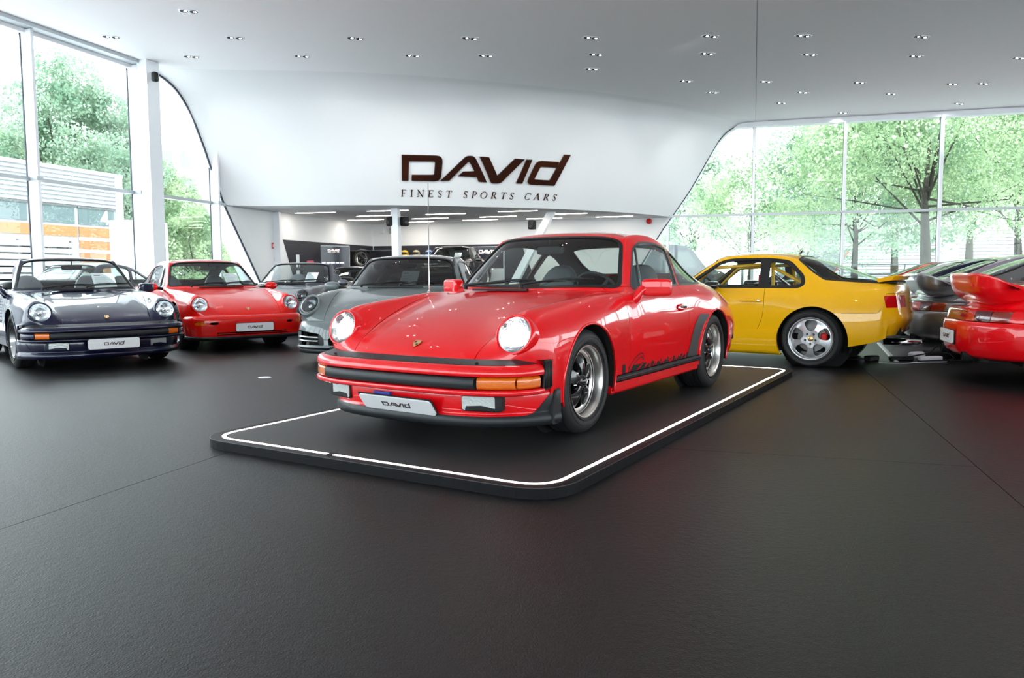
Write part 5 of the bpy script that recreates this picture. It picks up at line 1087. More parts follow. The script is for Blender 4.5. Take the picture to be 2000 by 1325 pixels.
def draped(polys, fmap, name, m, parent, d0=.004, d1=.05):
    mb = MB()
    for p in polys:
        if sum(p[i][0]*p[(i+1) % len(p)][1]-p[(i+1) % len(p)][0]*p[i][1] for i in range(len(p))) < 0: p = p[::-1]
        q = []
        for i in range(len(p)):   # keep long edges following the surface
            a, b2 = p[i], p[(i+1) % len(p)]; n = max(1, int(math.hypot(b2[0]-a[0], b2[1]-a[1])/.35)); q += [(a[0]+(b2[0]-a[0])*k/n, a[1]+(b2[1]-a[1])*k/n) for k in range(n)]
        n = len(q); vs = [fmap(u, v, d1) for u, v in q]+[fmap(u, v, d0) for u, v in q]
        mb.add(vs, [tuple(range(n))]+[(i, n+i, n+(i+1) % n, (i+1) % n) for i in range(n)])
    return mb.build(name, m, parent)
def shell_map(t0, t1, z0, zs, W):
    def f(u, v, d):
        t = t0+(t1-t0)*u/W; z = z0+zs*v; p = shell_point(t, z); a = shell_point(t+.01, z)-shell_point(t-.01, z); up = shell_point(t, z+.05)-shell_point(t, z-.05); n = a.cross(up).normalized(); return p+n*d
    return f
sg = thing('wall_sign', 'large bronze lettering on the curved white wall above the cars', 'sign', shell_point(.47, 3.37))
base = sg.location.copy()
def rel(f): return lambda u, v, d: f(u, v, d)-base
SM = rel(shell_map(.3240, .6280, 3.372, .605, WORD_W))
for p in WORD: draped([p], SM, 'letter', M_BRONZE, sg)
TL = serif_line('FINEST SPORTS CARS', 21.6); TM = rel(shell_map(.3245, .6285, 2.992, .165, 21.6)); cur = []
for i, (c, p) in enumerate(TL): draped([p], TM, 'small_letter', M_BRONZE, sg, .004, .02) if False else cur.append(p)
o = draped(cur, TM, 'small_lettering', M_BRONZE, sg, .004, .02); o['kind'] = 'stuff'

# ------------------------------------------------------------------ fittings in the hall
def box_thing(name, label, cat, c, d, rz, m, bev=.01, group=None):
    t = MB().box((-d[0]/2, -d[1]/2, 0), (d[0]/2, d[1]/2, d[2]), bev=bev).build(name, m); t.location = c; t.rotation_euler = (0, 0, rz); return tag(t, label, cat, group)
AW = math.atan2(D1[1], D1[0]); AB = math.atan2(D2[1], D2[0])
# low stage with a light line around its edge
PY = HERO[2]+.031; PZ = .052
st = thing('display_platform', 'low black platform with glowing edge line under the red coupe', 'platform', (HERO[0], HERO[1], 0), PY)
def rr(x0, x1, y0, y1, r, n=8): return round_poly([(x0, y0), (x1, y0), (x1, y1), (x0, y1)], r, n)
X0, X1, Y0, Y1 = -3.876, 1.213, -1.149, 1.135
M_PLAT = mat('platform_board', (.012, .012, .013), .5, bump=(300, .3), noise=(180, (.030, .030, .031), 2, .45, .75)); M_EDGE = mat('platform_edge', (.006, .006, .007), .45, spec=.15)
MB().prism(rr(X0+.022, X1-.022, Y0+.022, Y1-.022, .17), .0, PZ).build('platform_top', M_PLAT, st)
def ring_prism(name, a, b2, z0, z1, m, parent, cut=None):
    n = len(a); vs = [(x, y, z1) for x, y in a]+[(x, y, z1) for x, y in b2]+[(x, y, z0) for x, y in a]+[(x, y, z0) for x, y in b2]; mb = MB(); fs = []
    for i in range(n):
        j = (i+1) % n; fs += [(i, j, n+j, n+i), (2*n+i, 2*n+j, j, i), (n+i, n+j, 3*n+j, 3*n+i)]
    mb.add(vs, fs); o = mb.build(name, m, parent); bm = bmesh.new(); bm.from_mesh(o.data); bmesh.ops.recalc_face_normals(bm, faces=bm.faces); bm.to_mesh(o.data); bm.free(); return o
def rrp(d): return rr(X0-d, X1+d, Y0-d, Y1+d, .19+d, 8)
ring_prism('platform_rim', rrp(.075), rrp(.012), 0, PZ, M_EDGE, st); ring_prism('platform_rim_inner', rrp(-.012), rrp(-.022), 0, PZ, M_EDGE, st)
ring_prism('light_line', rrp(.0115), rrp(-.0115), .01, PZ+.0015, mat('light_line', (1, 1, 1), .5, emit=(1, .90, .87), es=2.2), st)
ring_prism('rim_edge', rrp(.0765), rrp(.0735), PZ-.002, PZ+.001, M_TRIM, st)
MB().box((X1-.03, -.20, .01), (X1+.02, -.165, PZ+.004)).build('joint_cover', M_EDGE, st)
# floor plate, cable clutter
a = MB(); a.lathe([(0, .004), (.055, .004), (.065, .0005)], n=28); a = a.build('floor_socket_cover', M_PLATE); a.location = (-2.476, 7.785, 0); tag(a, 'small white round cover in the dark floor left of the platform', 'floor socket')
def cable(pts, r, m, label, nm='cable'):
    o = MB().tube(cat_curve(pts, 5), r, 8).build(nm, m); return tag(o, label, 'cable')
M_WPL = mat('white_plastic', (.72, .70, .76), .4)
a = MB(); a.prism([(-.03, 0), (.03, 0), (.015, .012), (-.015, .012)], -1.3, 1.3, 1, ); a = a.build('cable_duct', mat('grey_duct', (.42, .43, .45), .5)); a.location = (4.85, 10.10, .001); a.rotation_euler = (0, 0, math.atan2(11.257-8.885, 5.279-4.367)-math.pi/2); tag(a, 'grey floor cable duct behind the yellow coupe', 'cable duct')
box_thing('power_adapter', 'black power brick among the cables behind the yellow coupe', 'adapter', (4.16, 9.02, 0), (.16, .10, .06), .5, M_RUB)
box_thing('power_adapter', 'flat black power supply between the cables near the duct end', 'adapter', (4.52, 9.05, 0), (.26, .09, .05), -.1, M_PLAST)
box_thing('power_strip', 'white power strip among the black cables', 'power strip', (4.84, 9.02, 0), (.28, .07, .05), .15, M_WPL)
box_thing('charger_box', 'small white charger lying on the power strip cables', 'charger', (4.80, 9.25, 0), (.20, .10, .08), .4, M_WPL, .02)
cable([(3.2, 9.12, .01), (3.6, 8.98, .01), (3.95, 9.06, .012), (4.10, 9.0, .03)], .006, M_RUB, 'thin black cable running under the yellow coupe')
cable([(4.5, 8.98, .04), (4.75, 8.9, .10), (4.85, 8.88, .19), (5.0, 8.9, .08), (5.05, 8.95, .02), (4.7, 8.86, .01), (4.6, 8.84, .01)], .007, M_RUB, 'black cable standing in a loop over the power strip')
cable([(5.0, 8.9, .01), (5.25, 8.93, .01), (5.4, 8.9, .012), (5.6, 8.98, .01)], .007, M_RUB, 'black cable leading right from the power strip')
cable([(5.25, 8.86, .01), (5.4, 8.98, .01), (5.55, 8.92, .012), (5.4, 8.78, .01), (5.25, 8.86, .018), (5.6, 8.84, .01), (5.75, 8.78, .01), (5.95, 8.60, .01), (6.2, 8.50, .01)], .007, M_WPL, 'white cable coiled once on the dark floor')
cable([(4.1, 8.72, .01), (4.35, 8.66, .01), (4.6, 8.74, .012), (4.9, 8.78, .01)], .004, M_WPL, 'thin grey wire in front of the power supplies')
# wall and ceiling fittings
def speaker(c, rz, label):
    t = thing('loudspeaker', label, 'loudspeaker', c, rz); soft_box('cabinet', M_RUB, t, (0, 0, 0), (.17, .20, .26), 6); a = MB(); a.lathe([(0, .0), (.045, .004), (.065, .010), (.07, 0)], frame((.085, 0, -.03), (1, 0, 0)), 16); a.build('cone', M_BLACK, t)
    a = MB(); a.box((-.14, -.02, -.02), (-.07, .02, .02)); a.build('bracket', M_TRIM, t)
speaker((-3.20, 20.9, 2.45), -2.4, 'black loudspeaker on the left side of the middle column'); speaker((-2.83, 20.95, 2.45), -.8, 'black loudspeaker on the right side of the middle column'); speaker((.58, 22.2, 2.42), -2.2, 'black loudspeaker beside the slanted right column')
speaker((-7.36, 16.60, 5.14), -.4, 'dark loudspeaker high on the left column'); [o_ for o_ in bpy.data.objects if o_.get('label') == 'dark loudspeaker high on the left column'][0].scale = (.6, .6, .75); 
t = thing('alarm_sounder', 'red alarm sounder high on the rear white wall', 'alarm', PB(-3.08, .03, 2.66)); a = MB(); a.lathe([(0, .09), (.05, .085), (.065, .06), (.085, .05), (.085, 0)], frame((0, 0, 0), (*IN2, 0)), 20); a.build('housing', mat('alarm_red', (.5, .01, .01), .35), t)
M_SIGNR = mat('sign_red', (.62, .02, .03), .4)
t = thing('fire_sign', 'square red fire equipment sign on the left white wall', 'sign', PL(7.98, .012, 1.77), AW)
MB().box((-.15, -.004, 0), (.15, .004, .155)).build('sign_board', M_SIGNR, t); a = MB(); a.box((-.115, -.0065, .03), (-.035, -.0045, .125)); a.box((.04, -.0065, .02), (.075, -.0045, .11)); a.box((.03, -.0065, .115), (.09, -.0045, .13)); a.build('white_symbol', M_PLATE, t)
t = thing('notice_sheet', 'small red printed notice under the fire sign', 'notice', PL(8.02, .012, 1.42), AW); MB().box((-.10, -.003, 0), (.10, .003, .10)).build('sheet', mat('pink_print', (.75, .42, .45), .6), t)
for s_, w_, lb in ((-11.75, .20, 'grey sensor box high on the rear wall near the corner'), (-12.1, .12, 'small white sensor high on the rear wall beside the grey box')):
    t = MB().box((-w_/2, -.03, 0), (w_/2, .03, .20), bev=.01).build('wall_sensor', mat('sensor_grey', (.45, .43, .42), .5) if w_ > .15 else M_MULL); t.location = PB(s_, .035, 2.45); t.rotation_euler = (0, 0, AB); tag(t, lb, 'sensor')
# screens
M_SCR = mat('screen_dark', (.008, .008, .012), .12, emit=(.003, .003, .007), es=1.); M_SCRW = mat('screen_white', (1, 1, 1), .5, emit=(1, .92, .88), es=1.1); M_SCRB = mat('screen_blue', (1, 1, 1), .5, emit=(.55, .6, 1), es=1.0); M_SCRO = mat('screen_pink', (1, 1, 1), .5, emit=(1, .62, .52), es=1.0)
def screen(nm, label, loc, rz, w, h, z0, lh, deep=.14, lines=True):
    t = thing(nm, label, 'screen', loc, rz)
    MB().box((-w/2-.015, 0, 0), (w/2+.015, deep, z0+h+.015), bev=.006).build('cabinet', M_MULL, t); MB().box((-w/2, -.006, z0), (w/2, -.001, z0+h)).build('display', M_SCR, t)
    M = frame((0, -.0065, z0+h-.10-lh/2), (0, -1, 0), (1, 0, 0)); wordmark('lettering', lh, .001, M_SCRO, t, M)
    TLs = serif_line('FINEST SPORTS CARS', 21.6); mb = MB(); ww = WORD_W*lh; sc_ = ww/21.6
    for c, p in TLs: mb.prism([(x*sc_-ww/2, y*sc_*1.3) for x, y in p], 0, .001, M=frame((0, -.0065, z0+h-.10-lh-.035), (0, -1, 0), (1, 0, 0)))
    o = mb.build('tagline', M_SCRW, t); o['kind'] = 'stuff'
    return t
t = screen('video_screen', 'tall dark display totem with glowing lettering at the rear left', (-5.42, 24.0, 0), .42, .96, 1.5, .42, .055, .30)
a = MB(); x = -.36
for w_ in (.11, .09, .13, .10, .12): a.box((x, -.008, 1.40), (x+w_, -.0065, 1.435)); x += w_+.03
a.box((-.20, -.008, .86), (.22, -.0065, .885)); a.build('light_lines', M_SCRB, t)
c = PB(-8.30, .16, 0); screen('video_screen', 'dark wall display with glowing lettering behind the black coupe', (c.x, c.y, 0), AB, 1.06, .70, 1.24, .095)
# rear shop shelf with helmets, loose rims, a counter
t = thing('display_shelf', 'long black shelf on the dark rear wall', 'shelf', PB(-10.6, .25, 0), AB); MB().box((-1.55, -.16, 1.55), (1.55, .16, 1.60)).build('shelf_board', M_BLACK, t)
for x in (-1.53, 0, 1.50): MB().box((x, -.15, 0), (x+.03, .15, 1.55)).build('shelf_upright', M_BLACK, t)
for sx, m_, lb in ((-11.2, mat('helmet_yellow', (.85, .50, .01), .15, coat=1), 'yellow racing helmet on the rear shelf'), (-10.78, mat('helmet_tan', (.40, .33, .18), .2, coat=1), 'olive racing helmet between the yellow and blue ones'), (-10.32, mat('helmet_blue', (.22, .38, .85), .15, coat=1), 'pale blue racing helmet on the rear shelf'), (-9.95, mat('helmet_black', (.03, .03, .03), .15, coat=1), 'black racing helmet at the right of the shelf')):
    t = thing('helmet', lb, 'helmet', PB(sx, .25, 1.60), -1.8); soft_box('shell', m_, t, (0, 0, .14), (.30, .25, .27), 2.4); soft_box('visor', M_BLACK, t, (.09, 0, .17), (.14, .22, .085), 2.6)
t = thing('wheel_rack', 'black rack holding loose wheels beside the display totem', 'rack', (-4.55, 24.6, 0), AB)
for z in (.05, .62, 1.22, 1.78): MB().box((-.45, -.20, z), (.95, .20, z+.03)).build('rack_shelf', M_TRIM, t)
for x in (-.45, .22, .92): MB().box((x, -.2, 0), (x+.03, .2, 1.81)).build('rack_post', M_BLACK, t)
for i, (x, z, lb) in enumerate(((-.10, 1.55, 'dark loose wheel on the top level of the rear rack'), (-.10, .95, 'dark loose wheel on the middle level of the rear rack'))):
    w_ = thing('loose_wheel', lb, 'wheel', (-4.55+x, 24.58-.02, z), AB); Mx = frame((0, 0, 0), (0, -1, 0), (1, 0, 0)); wheel_mesh('petal', .30, .21, .20, w_, None, Mx, 28)
t = thing('partition_post', 'short white post standing in front of the dark wall panel', 'post', (-6.05, 22.3, 0)); MB().box((-.04, -.04, 0), (.04, .04, 1.62), bev=.004).build('post', M_MULL, t)
box_thing('red_cabinet', 'small red box on the side counter beside the white post', 'box', (-5.78, 22.6, 1.33), (.20, .18, .13), .3, mat('box_red', (.55, .06, .10), .4)); box_thing('counter', 'dark side counter carrying the red box', 'counter', (-5.72, 22.65, 0), (.6, .4, 1.33), .3, M_BLACK)
box_thing('display_podium', 'dark podium lifting the black coupe at the rear', 'podium', (-1.72, 23.7, 0), (2.15, 3.5, .62), AB, M_BLACK, .02)
# ------------------------------------------------------------------ outside
M_ASPH = mat('pavement', (.74, .75, .76), .85, noise=(3, (.80, .81, .82), 4, .3, .7)); M_BARK = mat('bark', (.022, .02, .014), .85, bump=(12, .6), noise=(9, (.05, .045, .03), 4, .35, .7))
def leaf_mat(name, c1, c2):
    m = bpy.data.materials.new(name); m.use_nodes = True; nt = m.node_tree; nt.nodes.clear(); o = nt.nodes.new('ShaderNodeOutputMaterial'); g = nt.nodes.new('ShaderNodeNewGeometry')
    n = nt.nodes.new('ShaderNodeTexNoise'); n.inputs['Scale'].default_value = .75; n.inputs['Detail'].default_value = 6; nt.links.new(g.outputs['Position'], n.inputs['Vector'])
    r = nt.nodes.new('ShaderNodeValToRGB'); r.color_ramp.elements[0].color = (*c1, 1); r.color_ramp.elements[1].color = (*c2, 1); r.color_ramp.elements[0].position = .38; r.color_ramp.elements[1].position = .62; nt.links.new(n.outputs['Fac'], r.inputs['Fac'])
    d = nt.nodes.new('ShaderNodeBsdfDiffuse'); t = nt.nodes.new('ShaderNodeBsdfTranslucent'); mx = nt.nodes.new('ShaderNodeMixShader'); mx.inputs[0].default_value = .5
    nt.links.new(r.outputs[0], d.inputs[0]); nt.links.new(r.outputs[0], t.inputs[0]); nt.links.new(d.outputs[0], mx.inputs[1]); nt.links.new(t.outputs[0], mx.inputs[2]); nt.links.new(mx.outputs[0], o.inputs[0]); return m
LF = [leaf_mat('leaf_fresh', (.17, .28, .14), (.46, .56, .36)), leaf_mat('leaf_cool', (.15, .26, .17), (.42, .53, .40))]
def rect_struct(name, x0, x1, y0, y1, z0, z1, m): return struct(MB().box((x0, y0, z0), (x1, y1, z1)).build(name, m))
rect_struct('ground', -90, 90, -40, 140, -.40, -.20, M_ASPH)
rng = np.random.default_rng(5)
def tree(label, x, y, h, r, zc, seed, lm, trunk=.16, n=9000, leaf=.16, lean=0., group=None, gaps=.55):
    rg = np.random.default_rng(seed); t = thing('tree', label, 'tree', (x, y, -.2), rg.uniform(0, 6), group)
    mb = MB(); top = zc+.1*r; mb.tube([(0, 0, 0), (.03+lean*.3, .02, top*.3), (.1+lean*.6, -.05, top*.6), (.05+lean, .1, top*.95)], [trunk*1.25, trunk, trunk*.6, trunk*.2], 10)
    cl = []
    n = int(n*3.6); nb = 40
    for i in range(nb):
        a = rg.uniform(0, 2*np.pi); e = math.asin(rg.uniform(-.55, 1)); q = np.array([math.cos(a)*math.cos(e), math.sin(a)*math.cos(e), math.sin(e)])*np.array([r, r, h/2])*rg.uniform(.55, .92); q += [0, 0, zc]; cl.append(q)
        if i < 14:
            s = np.array([lean*.5, 0, rg.uniform(.45, .85)*zc]); mid = (s+q)/2+rg.normal(0, .12*r, 3)*[1, 1, .4]; mb.tube([s, mid, q], [trunk*.26, trunk*.13, trunk*.04], 6)
    mb.build('trunk', M_BARK, t)
    cl = np.array(cl); c = cl[rg.integers(0, nb, n)]; d = rg.normal(size=(n, 3)); d /= np.linalg.norm(d, axis=1, keepdims=True); rad = r*.36*rg.uniform(.35, 1, (n, 1))**.6*rg.uniform(.8, 1.1, (n, 1))
    # thin the cover into sprays
    P = c+d*rad*[1, 1, .75]; k = (np.sin(P[:, 0]*3.1/gaps+seed)+np.sin(P[:, 1]*2.7/gaps)+np.sin(P[:, 2]*3.7/gaps+1)) > -1.1; P = P[k]; n = len(P)
    u = rg.normal(size=(n, 3)); u /= np.linalg.norm(u, axis=1, keepdims=True); w = np.cross(u, rg.normal(size=(n, 3))); w /= np.linalg.norm(w, axis=1, keepdims=True); s = leaf*rg.uniform(.6, 1.25, (n, 1))
    V = np.stack([P-u*s*.5, P+w*s*.32, P+u*s*.5, P-w*s*.32], 1).reshape(-1, 3)
    me = bpy.data.meshes.new('foliage'); me.vertices.add(len(V)); me.vertices.foreach_set('co', V.astype(np.float32).ravel()); me.loops.add(n*4); me.loops.foreach_set('vertex_index', np.arange(n*4, dtype=np.int32)); me.polygons.add(n); me.polygons.foreach_set('loop_start', np.arange(0, n*4, 4, dtype=np.int32)); me.update(calc_edges=True)
    o = link('foliage', me, t, lm); o['kind'] = 'stuff'; return t
def at(px, dist): return ((px-1000)/1530.*dist, dist)
T = [('broad tree with the thick forked trunk outside the right glazing', 1805, 29, 9.5, 5.0, 6.6, 1, 0, .19, 15000), ('tall tree behind the right glazing, trunk beside the middle mullion', 1668, 36, 8.5, 4.6, 5.4, 2, 1, .15, 11000),
     ('slim young tree beyond the corner glazing above the van', 1462, 31, 4.2, 2.6, 3.9, 3, 0, .08, 2600), ('dark green tree half hidden by the curved white wall', 1352, 40, 6.4, 2.6, 4.6, 4, 1, .14, 5000),
     ('large tree at the far right of the right glazing', 1985, 34, 10, 4.8, 6.4, 6, 0, .17, 12000), ('distant pale tree between the young tree and the tall ones', 1560, 52, 5.5, 4.6, 4.0, 7, 1, .2, 6000), ('background tree filling the gap behind the broad tree', 1890, 48, 13, 6.5, 8.4, 8, 1, .22, 10000),
     ('background tree high behind the tall one', 1745, 50, 12, 5.0, 8.5, 12, 0, .22, 8000),
     ('tallest tree above the white shed on the left', 135, 36, 8.5, 3.6, 7.1, 9, 1, .22, 12000), ('rounded tree left of the tallest one above the shed', 15, 40, 6.5, 3.6, 5.9, 10, 0, .22, 9000), ('tree right of the tallest one at the shed corner', 232, 39, 8.6, 2.9, 5.6, 11, 1, .2, 10000),
     ('tree seen between the white column and the curved edge', 335, 44, 8, 3.0, 4.4, 13, 0, .2, 9000), ('low bright tree beside the red coupe windscreen on the left', 385, 38, 4.6, 2.3, 2.5, 14, 0, .14, 7000), ('small tree low behind the slanting edge frame', 445, 42, 3.6, 1.6, 1.9, 15, 0, .12, 4500)]
for lb, px, dist, h, r, zc, sd, lm, tr, n in T: x, y = at(px, dist); tree(lb, x, y, h+1.6, r, zc-.7, sd, LF[lm], tr, n, .125 if dist < 35 else .165)
# shed on the left, long side parallel to the hall
M_SHED = mat('shed_white', (.30, .305, .32), .6); M_OR = mat('orange_panel', (.36, .12, .03), .5); M_WINB = mat('shed_window', (.10, .13, .14), .06, coat=1.)
OFF = -12.
t = thing('white_shed', 'long white metal clad shed with orange band outside the left glazing', 'building', PL(5, OFF, 0), AW)
inv = Matrix.Translation(t.location) @ Matrix.Rotation(AW, 4, 'Z'); inv = inv.inverted()
def PS(off): return lambda s, o, z: inv @ PL(s, OFF+off+o, z)
wall_prism('shed_body', [(-8, -.2), (15.25, -.2), (15.25, 5.05), (-8, 5.05)], PS(0), -.02, -9, M_SHED, t)
a = MB(); z = 3.72
while z < 5.0:
    vs = [PS(0)(-8, -.02, z), PS(0)(15.3, -.02, z), PS(0)(15.3, .05, z+.03), PS(0)(-8, .05, z+.03), PS(0)(-8, .05, z+.10), PS(0)(15.3, .05, z+.10), PS(0)(15.3, -.02, z+.13), PS(0)(-8, -.02, z+.13)]; a.add(vs, [(0, 1, 2, 3), (3, 2, 5, 4), (4, 5, 6, 7)]); z += .155
o = a.build('wall_siding', M_SHED, t); o['kind'] = 'stuff'
wall_prism('eaves_trim', [(-8, 5.0), (15.35, 5.0), (15.35, 5.12), (-8, 5.12)], PS(0), .07, -.02, M_MULL, t); wall_prism('corner_post', [(14.98, -.2), (15.3, -.2), (15.3, 5.05), (14.98, 5.05)], PS(0), .07, -.02, M_MULL, t)
for a0, a1 in ((4.5, 8.1), (8.3, 10.9), (11.15, 12.93), (13.12, 14.85)):
    w_ = wall_prism('window', [(a0, 3.03), (a1, 3.03), (a1, 3.66), (a0, 3.66)], PS(0), .02, -.015, M_WINB, t); wall_prism('window_frame', [(a0-.06, 3.64), (a1+.06, 3.64), (a1+.06, 3.70), (a0-.06, 3.70)], PS(0), .05, .0, M_TRIM, w_)
    wall_prism('orange_panel', [(a0, 2.55 if a0 < 13 else 1.2), (a1+.1, 2.55 if a0 < 13 else 1.2), (a1+.1, 2.93), (a0, 2.93)], PS(0), .02, -.015, M_OR, t)
for z in (1.95, 2.42): wall_prism('panel_joint', [(13.1, z), (15.0, z), (15.0, z+.12), (13.1, z+.12)], PS(0), .04, .0, M_MULL, t)
wall_prism('window_digit', [(14.14, 3.24), (14.42, 3.62), (14.50, 3.62), (14.50, 3.26), (14.57, 3.26), (14.57, 3.19), (14.50, 3.19), (14.50, 3.08), (14.42, 3.08), (14.42, 3.19), (14.14, 3.19)], PS(0), .035, .022, M_PLATE, t)
t = thing('louvre_fence', 'white louvred fence standing before the shed', 'fence', PL(9, -9.0, -.2), AW); inv2 = (Matrix.Translation(t.location) @ Matrix.Rotation(AW, 4, 'Z')).inverted(); PF = lambda s, o, z: inv2 @ PL(s, -9.0+o, z)
for k_ in range(11):
    z = -.05+.205*k_; wall_prism('slat', [(2, z), (9.9, z), (9.9, z+.15), (2, z+.15)], PF, .03, -.02, M_SHED, t)
wall_prism('fence_back', [(2, -.2), (9.85, -.2), (9.85, 2.15), (2, 2.15)], PF, -.10, -.13, M_DARK, t)
for s in (2.2, 4.1, 6.0, 7.9, 9.85): wall_prism('post', [(s, -.2), (s+.06, -.2), (s+.06, 2.2), (s, 2.2)], PF, -.021, -.08, M_TRIM, t)
box_thing('white_container', 'plain white box outside between column and shed', 'container', (*at(279, 30), -.2), (.9, 2.0, 3.3), AW-math.pi/2, M_MULL)
t = thing('distant_office', 'pale distant office block seen left of the curved wall', 'building', (*at(360, 90), -.2), .2)
MB().box((-5, 0, 0), (5, 8, 16.5)).build('office_body', mat('office_pale', (.55, .50, .48), .8), t)
for i in range(4):
    for j in range(5): MB().box((-4.4+2.3*i, -.05, 1.5+3*j), (-2.9+2.3*i, -.005, 3.4+3*j)).build('window', M_WINB, t)
# striped facade, railing, van and posts on the right
t = thing('striped_hall', 'low white hall with horizontal boards behind the trees on the right', 'building', (*at(1790, 56), -.2), -.30)
MB().box((-9.5, .1, 0), (17, 6, 4.4)).build('hall_body', M_SHED, t); a = MB(); z = .1
while z < 4.2: a.box((-9.5, -.02, z), (17, .08, z+.16)); z += .24
o = a.build('boarding', M_MULL, t); o['kind'] = 'stuff'
MB().prism([(-9.5, 0), (-6.4, 0), (-4.6, 2.9), (-9.5, 2.9)], -.10, -.03, 1).build('dark_gable', mat('gable_grey', (.16, .16, .18), .7), t); a = MB(); a.tube([(-6.35, -.11, 0), (-4.55, -.11, 2.9)], .05, 6); a.build('red_edge', M_SIGNR, t)
t = thing('railing', 'dark metal railing outside beyond the yellow coupe', 'railing', (*at(1662, 33), -.2), -.28); M_RG = mat('railing_green', (.05, .07, .07), .5)
for z in (1.55, 1.15, .7): MB().box((0, -.03, z), (6.0, .03, z+.06)).build('rail', M_RG, t)
for x in (0, 1.98, 3.96, 5.94): MB().box((x, -.03, 0), (x+.06, .03, 1.6)).build('post', M_RG, t)
t = thing('lamp_post', 'thin grey pole beside the slim young tree', 'pole', (*at(1449, 27), -.2)); a = MB(); a.tube([(0, 0, 0), (0, 0, 2.6)], .05, 8); a.build('pole', M_RAIL, t)
t = thing('sign_pillar', 'white pillar sign with an orange strip behind the right mullion', 'sign', (*at(1848, 40), -.2), -.3); MB().box((-.45, -.1, 0), (.45, .1, 3.1), bev=.02).build('pillar', M_MULL, t); MB().box((-.30, -.115, .9), (.30, -.101, 1.3)).build('orange_strip', M_OR, t)
t = thing('marker_post', 'short red and white post at the far right outside', 'post', (*at(1938, 38), -.2)); MB().box((-.2, -.2, 0), (.2, .2, 1.75), bev=.02).build('post', M_MULL, t); MB().box((-.205, -.205, 1.75), (.205, .205, 2.0), bev=.02).build('red_cap', M_SIGNR, t)
M_VAN = paint('van_silver', (.13, .145, .175), .2, .35)
t = thing('delivery_van', 'silver grey panel van parked outside above the yellow coupe', 'van', (*at(1282, 27.2), -.2), AB)
prof = [(-2.6, .35), (2.2, .35), (2.42, .60), (2.40, 1.10), (2.22, 1.30), (1.70, 1.42), (1.25, 2.02), (1.05, 2.14), (.6, 2.20), (-2.4, 2.20), (-2.58, 2.05)]
MB().prism(round_poly(prof, [.1, .1, .1, .1, .1, .15, .1, .1, .2, .15, .1]), -.92, .92, 1).build('van_body', M_VAN, t)
MB().prism(round_poly([(.42, 1.42), (1.50, 1.42), (1.14, 1.95), (.42, 1.98)], .07), -.935, -.915, 1).build('cab_window', M_WINB, t); MB().prism(round_poly([(-1.0, 1.0), (.18, 1.0), (.18, 2.02), (-1.0, 2.02)], .06), -.932, -.918, 1).build('side_panel', mat('van_panel', (.10, .115, .14), .4), t)
MB().prism(round_poly([(-2.45, 1.0), (-1.15, 1.0), (-1.15, 2.02), (-2.45, 2.02)], .06), -.932, -.918, 1).build('side_panel', MATS['van_panel'], t); a = MB(); a.box((.29, -.928, .45), (.31, -.918, 2.1)); a.build('door_seam', M_RUB, t)
a = MB(); a.add([(1.60, -.8, 1.46), (1.60, .8, 1.46), (1.22, .75, 2.03), (1.22, -.75, 2.03)], [(0, 1, 2, 3)]); a.build('windscreen', M_WINB, t)
for x in (1.5, -1.6):
    for s in (1, -1): a = MB(); a.lathe([(0, .1), (.2, .1), (.33, .09), (.34, .0), (.34, -.1)], frame((x, s*.85, .34), (0, s, 0)), 24); a.build('wheel', M_TYRE, t)

# ------------------------------------------------------------------ the cars
def rear_pose(x, y, a): return (x+2.272*math.cos(a), y+2.272*math.sin(a), a)
car911('sports_coupe', 'bright red coupe with black side script, headlamps on, on the platform', M_RED, HERO, PZ, nu=300, nv=221, lit=True, decal=True)
car968('hatchback_coupe', 'yellow hatchback coupe with silver five-spoke wheels behind the platform', M_YELLOW, (3.63, 9.10, 2.60))
SHT = lambda y, w=.21: ((-.60, y, .955), (.72, 0, .70), w)
car911('convertible', 'dark blue open convertible at the left with chrome wheels', M_BLUE, (-4.972, 9.269, 5.429), 0, hip=.06, fend=.04, wheel='mesh', roof=False, nu=190, nv=151, sheet=SHT(.30, .26))
car911('sports_coupe', 'red coupe with smooth red bumper beside the blue convertible', M_ORANGERED, (-4.093, 11.42, 5.403), 0, style='964', wheel='cup', nu=190, nv=151, sheet=SHT(.25))
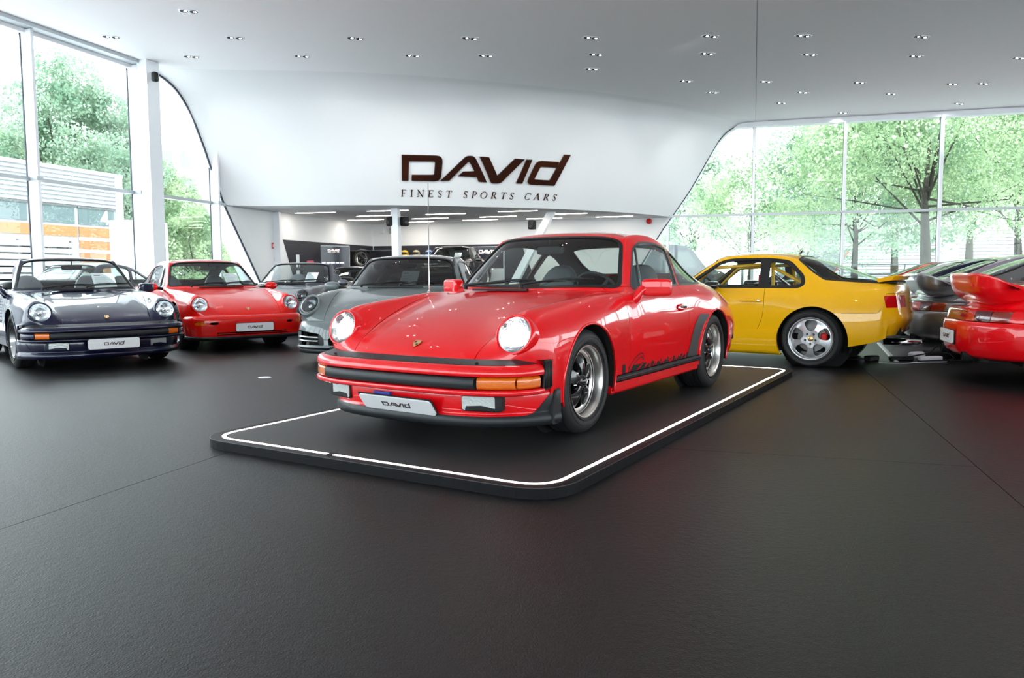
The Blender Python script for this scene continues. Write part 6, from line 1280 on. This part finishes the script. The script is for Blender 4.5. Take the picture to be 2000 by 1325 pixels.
g = car911('sports_coupe', 'chalk grey modern coupe with dark glass behind the red one', M_GREY, (-1.558, 9.698, 4.547), 0, style='992', wheel='cup', lamp_oval=1.38, nu=190, nv=151, glass=M_DGL, sheet=SHT(.10), roof_m=mat('grey_roof', (.035, .04, .045), .25, 0, 1)); g.scale = (1.05, 1.11, 1.01)
g = car911('convertible', 'slate grey open convertible between red coupe and chalk grey coupe', M_SLATE, (-4.33, 14.6, math.radians(262)), 0, style='992', wheel='cup', roof=False, lamp_oval=1.1, sheet=SHT(.35)); g.scale = (1.05, 1.08, 1.02)
car911('sports_coupe', 'dark blue coupe partly hidden behind the chalk grey coupe', M_BLUE, (-4.32, 20.6, math.radians(270)), 0, style='992', wheel='cup', nu=110, nv=91)
car911('sports_coupe', 'silver blue coupe behind the blue convertible along the left glazing', M_SLATE, (-8.15, 13.1, math.radians(253)), 0, style='992', wheel='cup', nu=110, nv=91)
car911('sports_coupe', 'black coupe raised on the rear podium', M_BLACKP, (-2.0, 22.6, math.radians(258)), .62, style='G', wheel='petal', nu=110, nv=91, sheet=SHT(.3))
HR = -.30
car911('turbo_coupe', 'red coupe with whale tail spoiler, tail towards the yellow car', M_RED, rear_pose(5.33, 7.36, HR), 0, style='rear', front=False, rear=True, hip=.04, wheel='cup', nu=230, nv=181)
ROW = [('turbo_coupe', 'metallic grey coupe with whale tail just behind the red one', M_GREYMET, 4.98, 9.9, True), ('sports_coupe', 'pale lilac silver coupe third in the right row', M_SILVER, 5.87, 12.2, False), ('sports_coupe', 'dark blue coupe fourth in the right row', M_BLUE, 6.75, 14.6, False), ('sports_coupe', 'silver coupe fifth in the right row', M_WHITEP, 7.6, 17.0, False), ('sports_coupe', 'red coupe farthest in the right row', M_RED, 8.5, 19.4, False)]
for nm, lb, pm, x, y, w_ in ROW:
    g = car911(nm, lb, pm, rear_pose(x+1.05*math.cos(HR), y+1.05*math.sin(HR), HR), 0, style='rear', front=False, rear=True, hip=.04, wheel='cup', nu=130, nv=111, wing=w_)
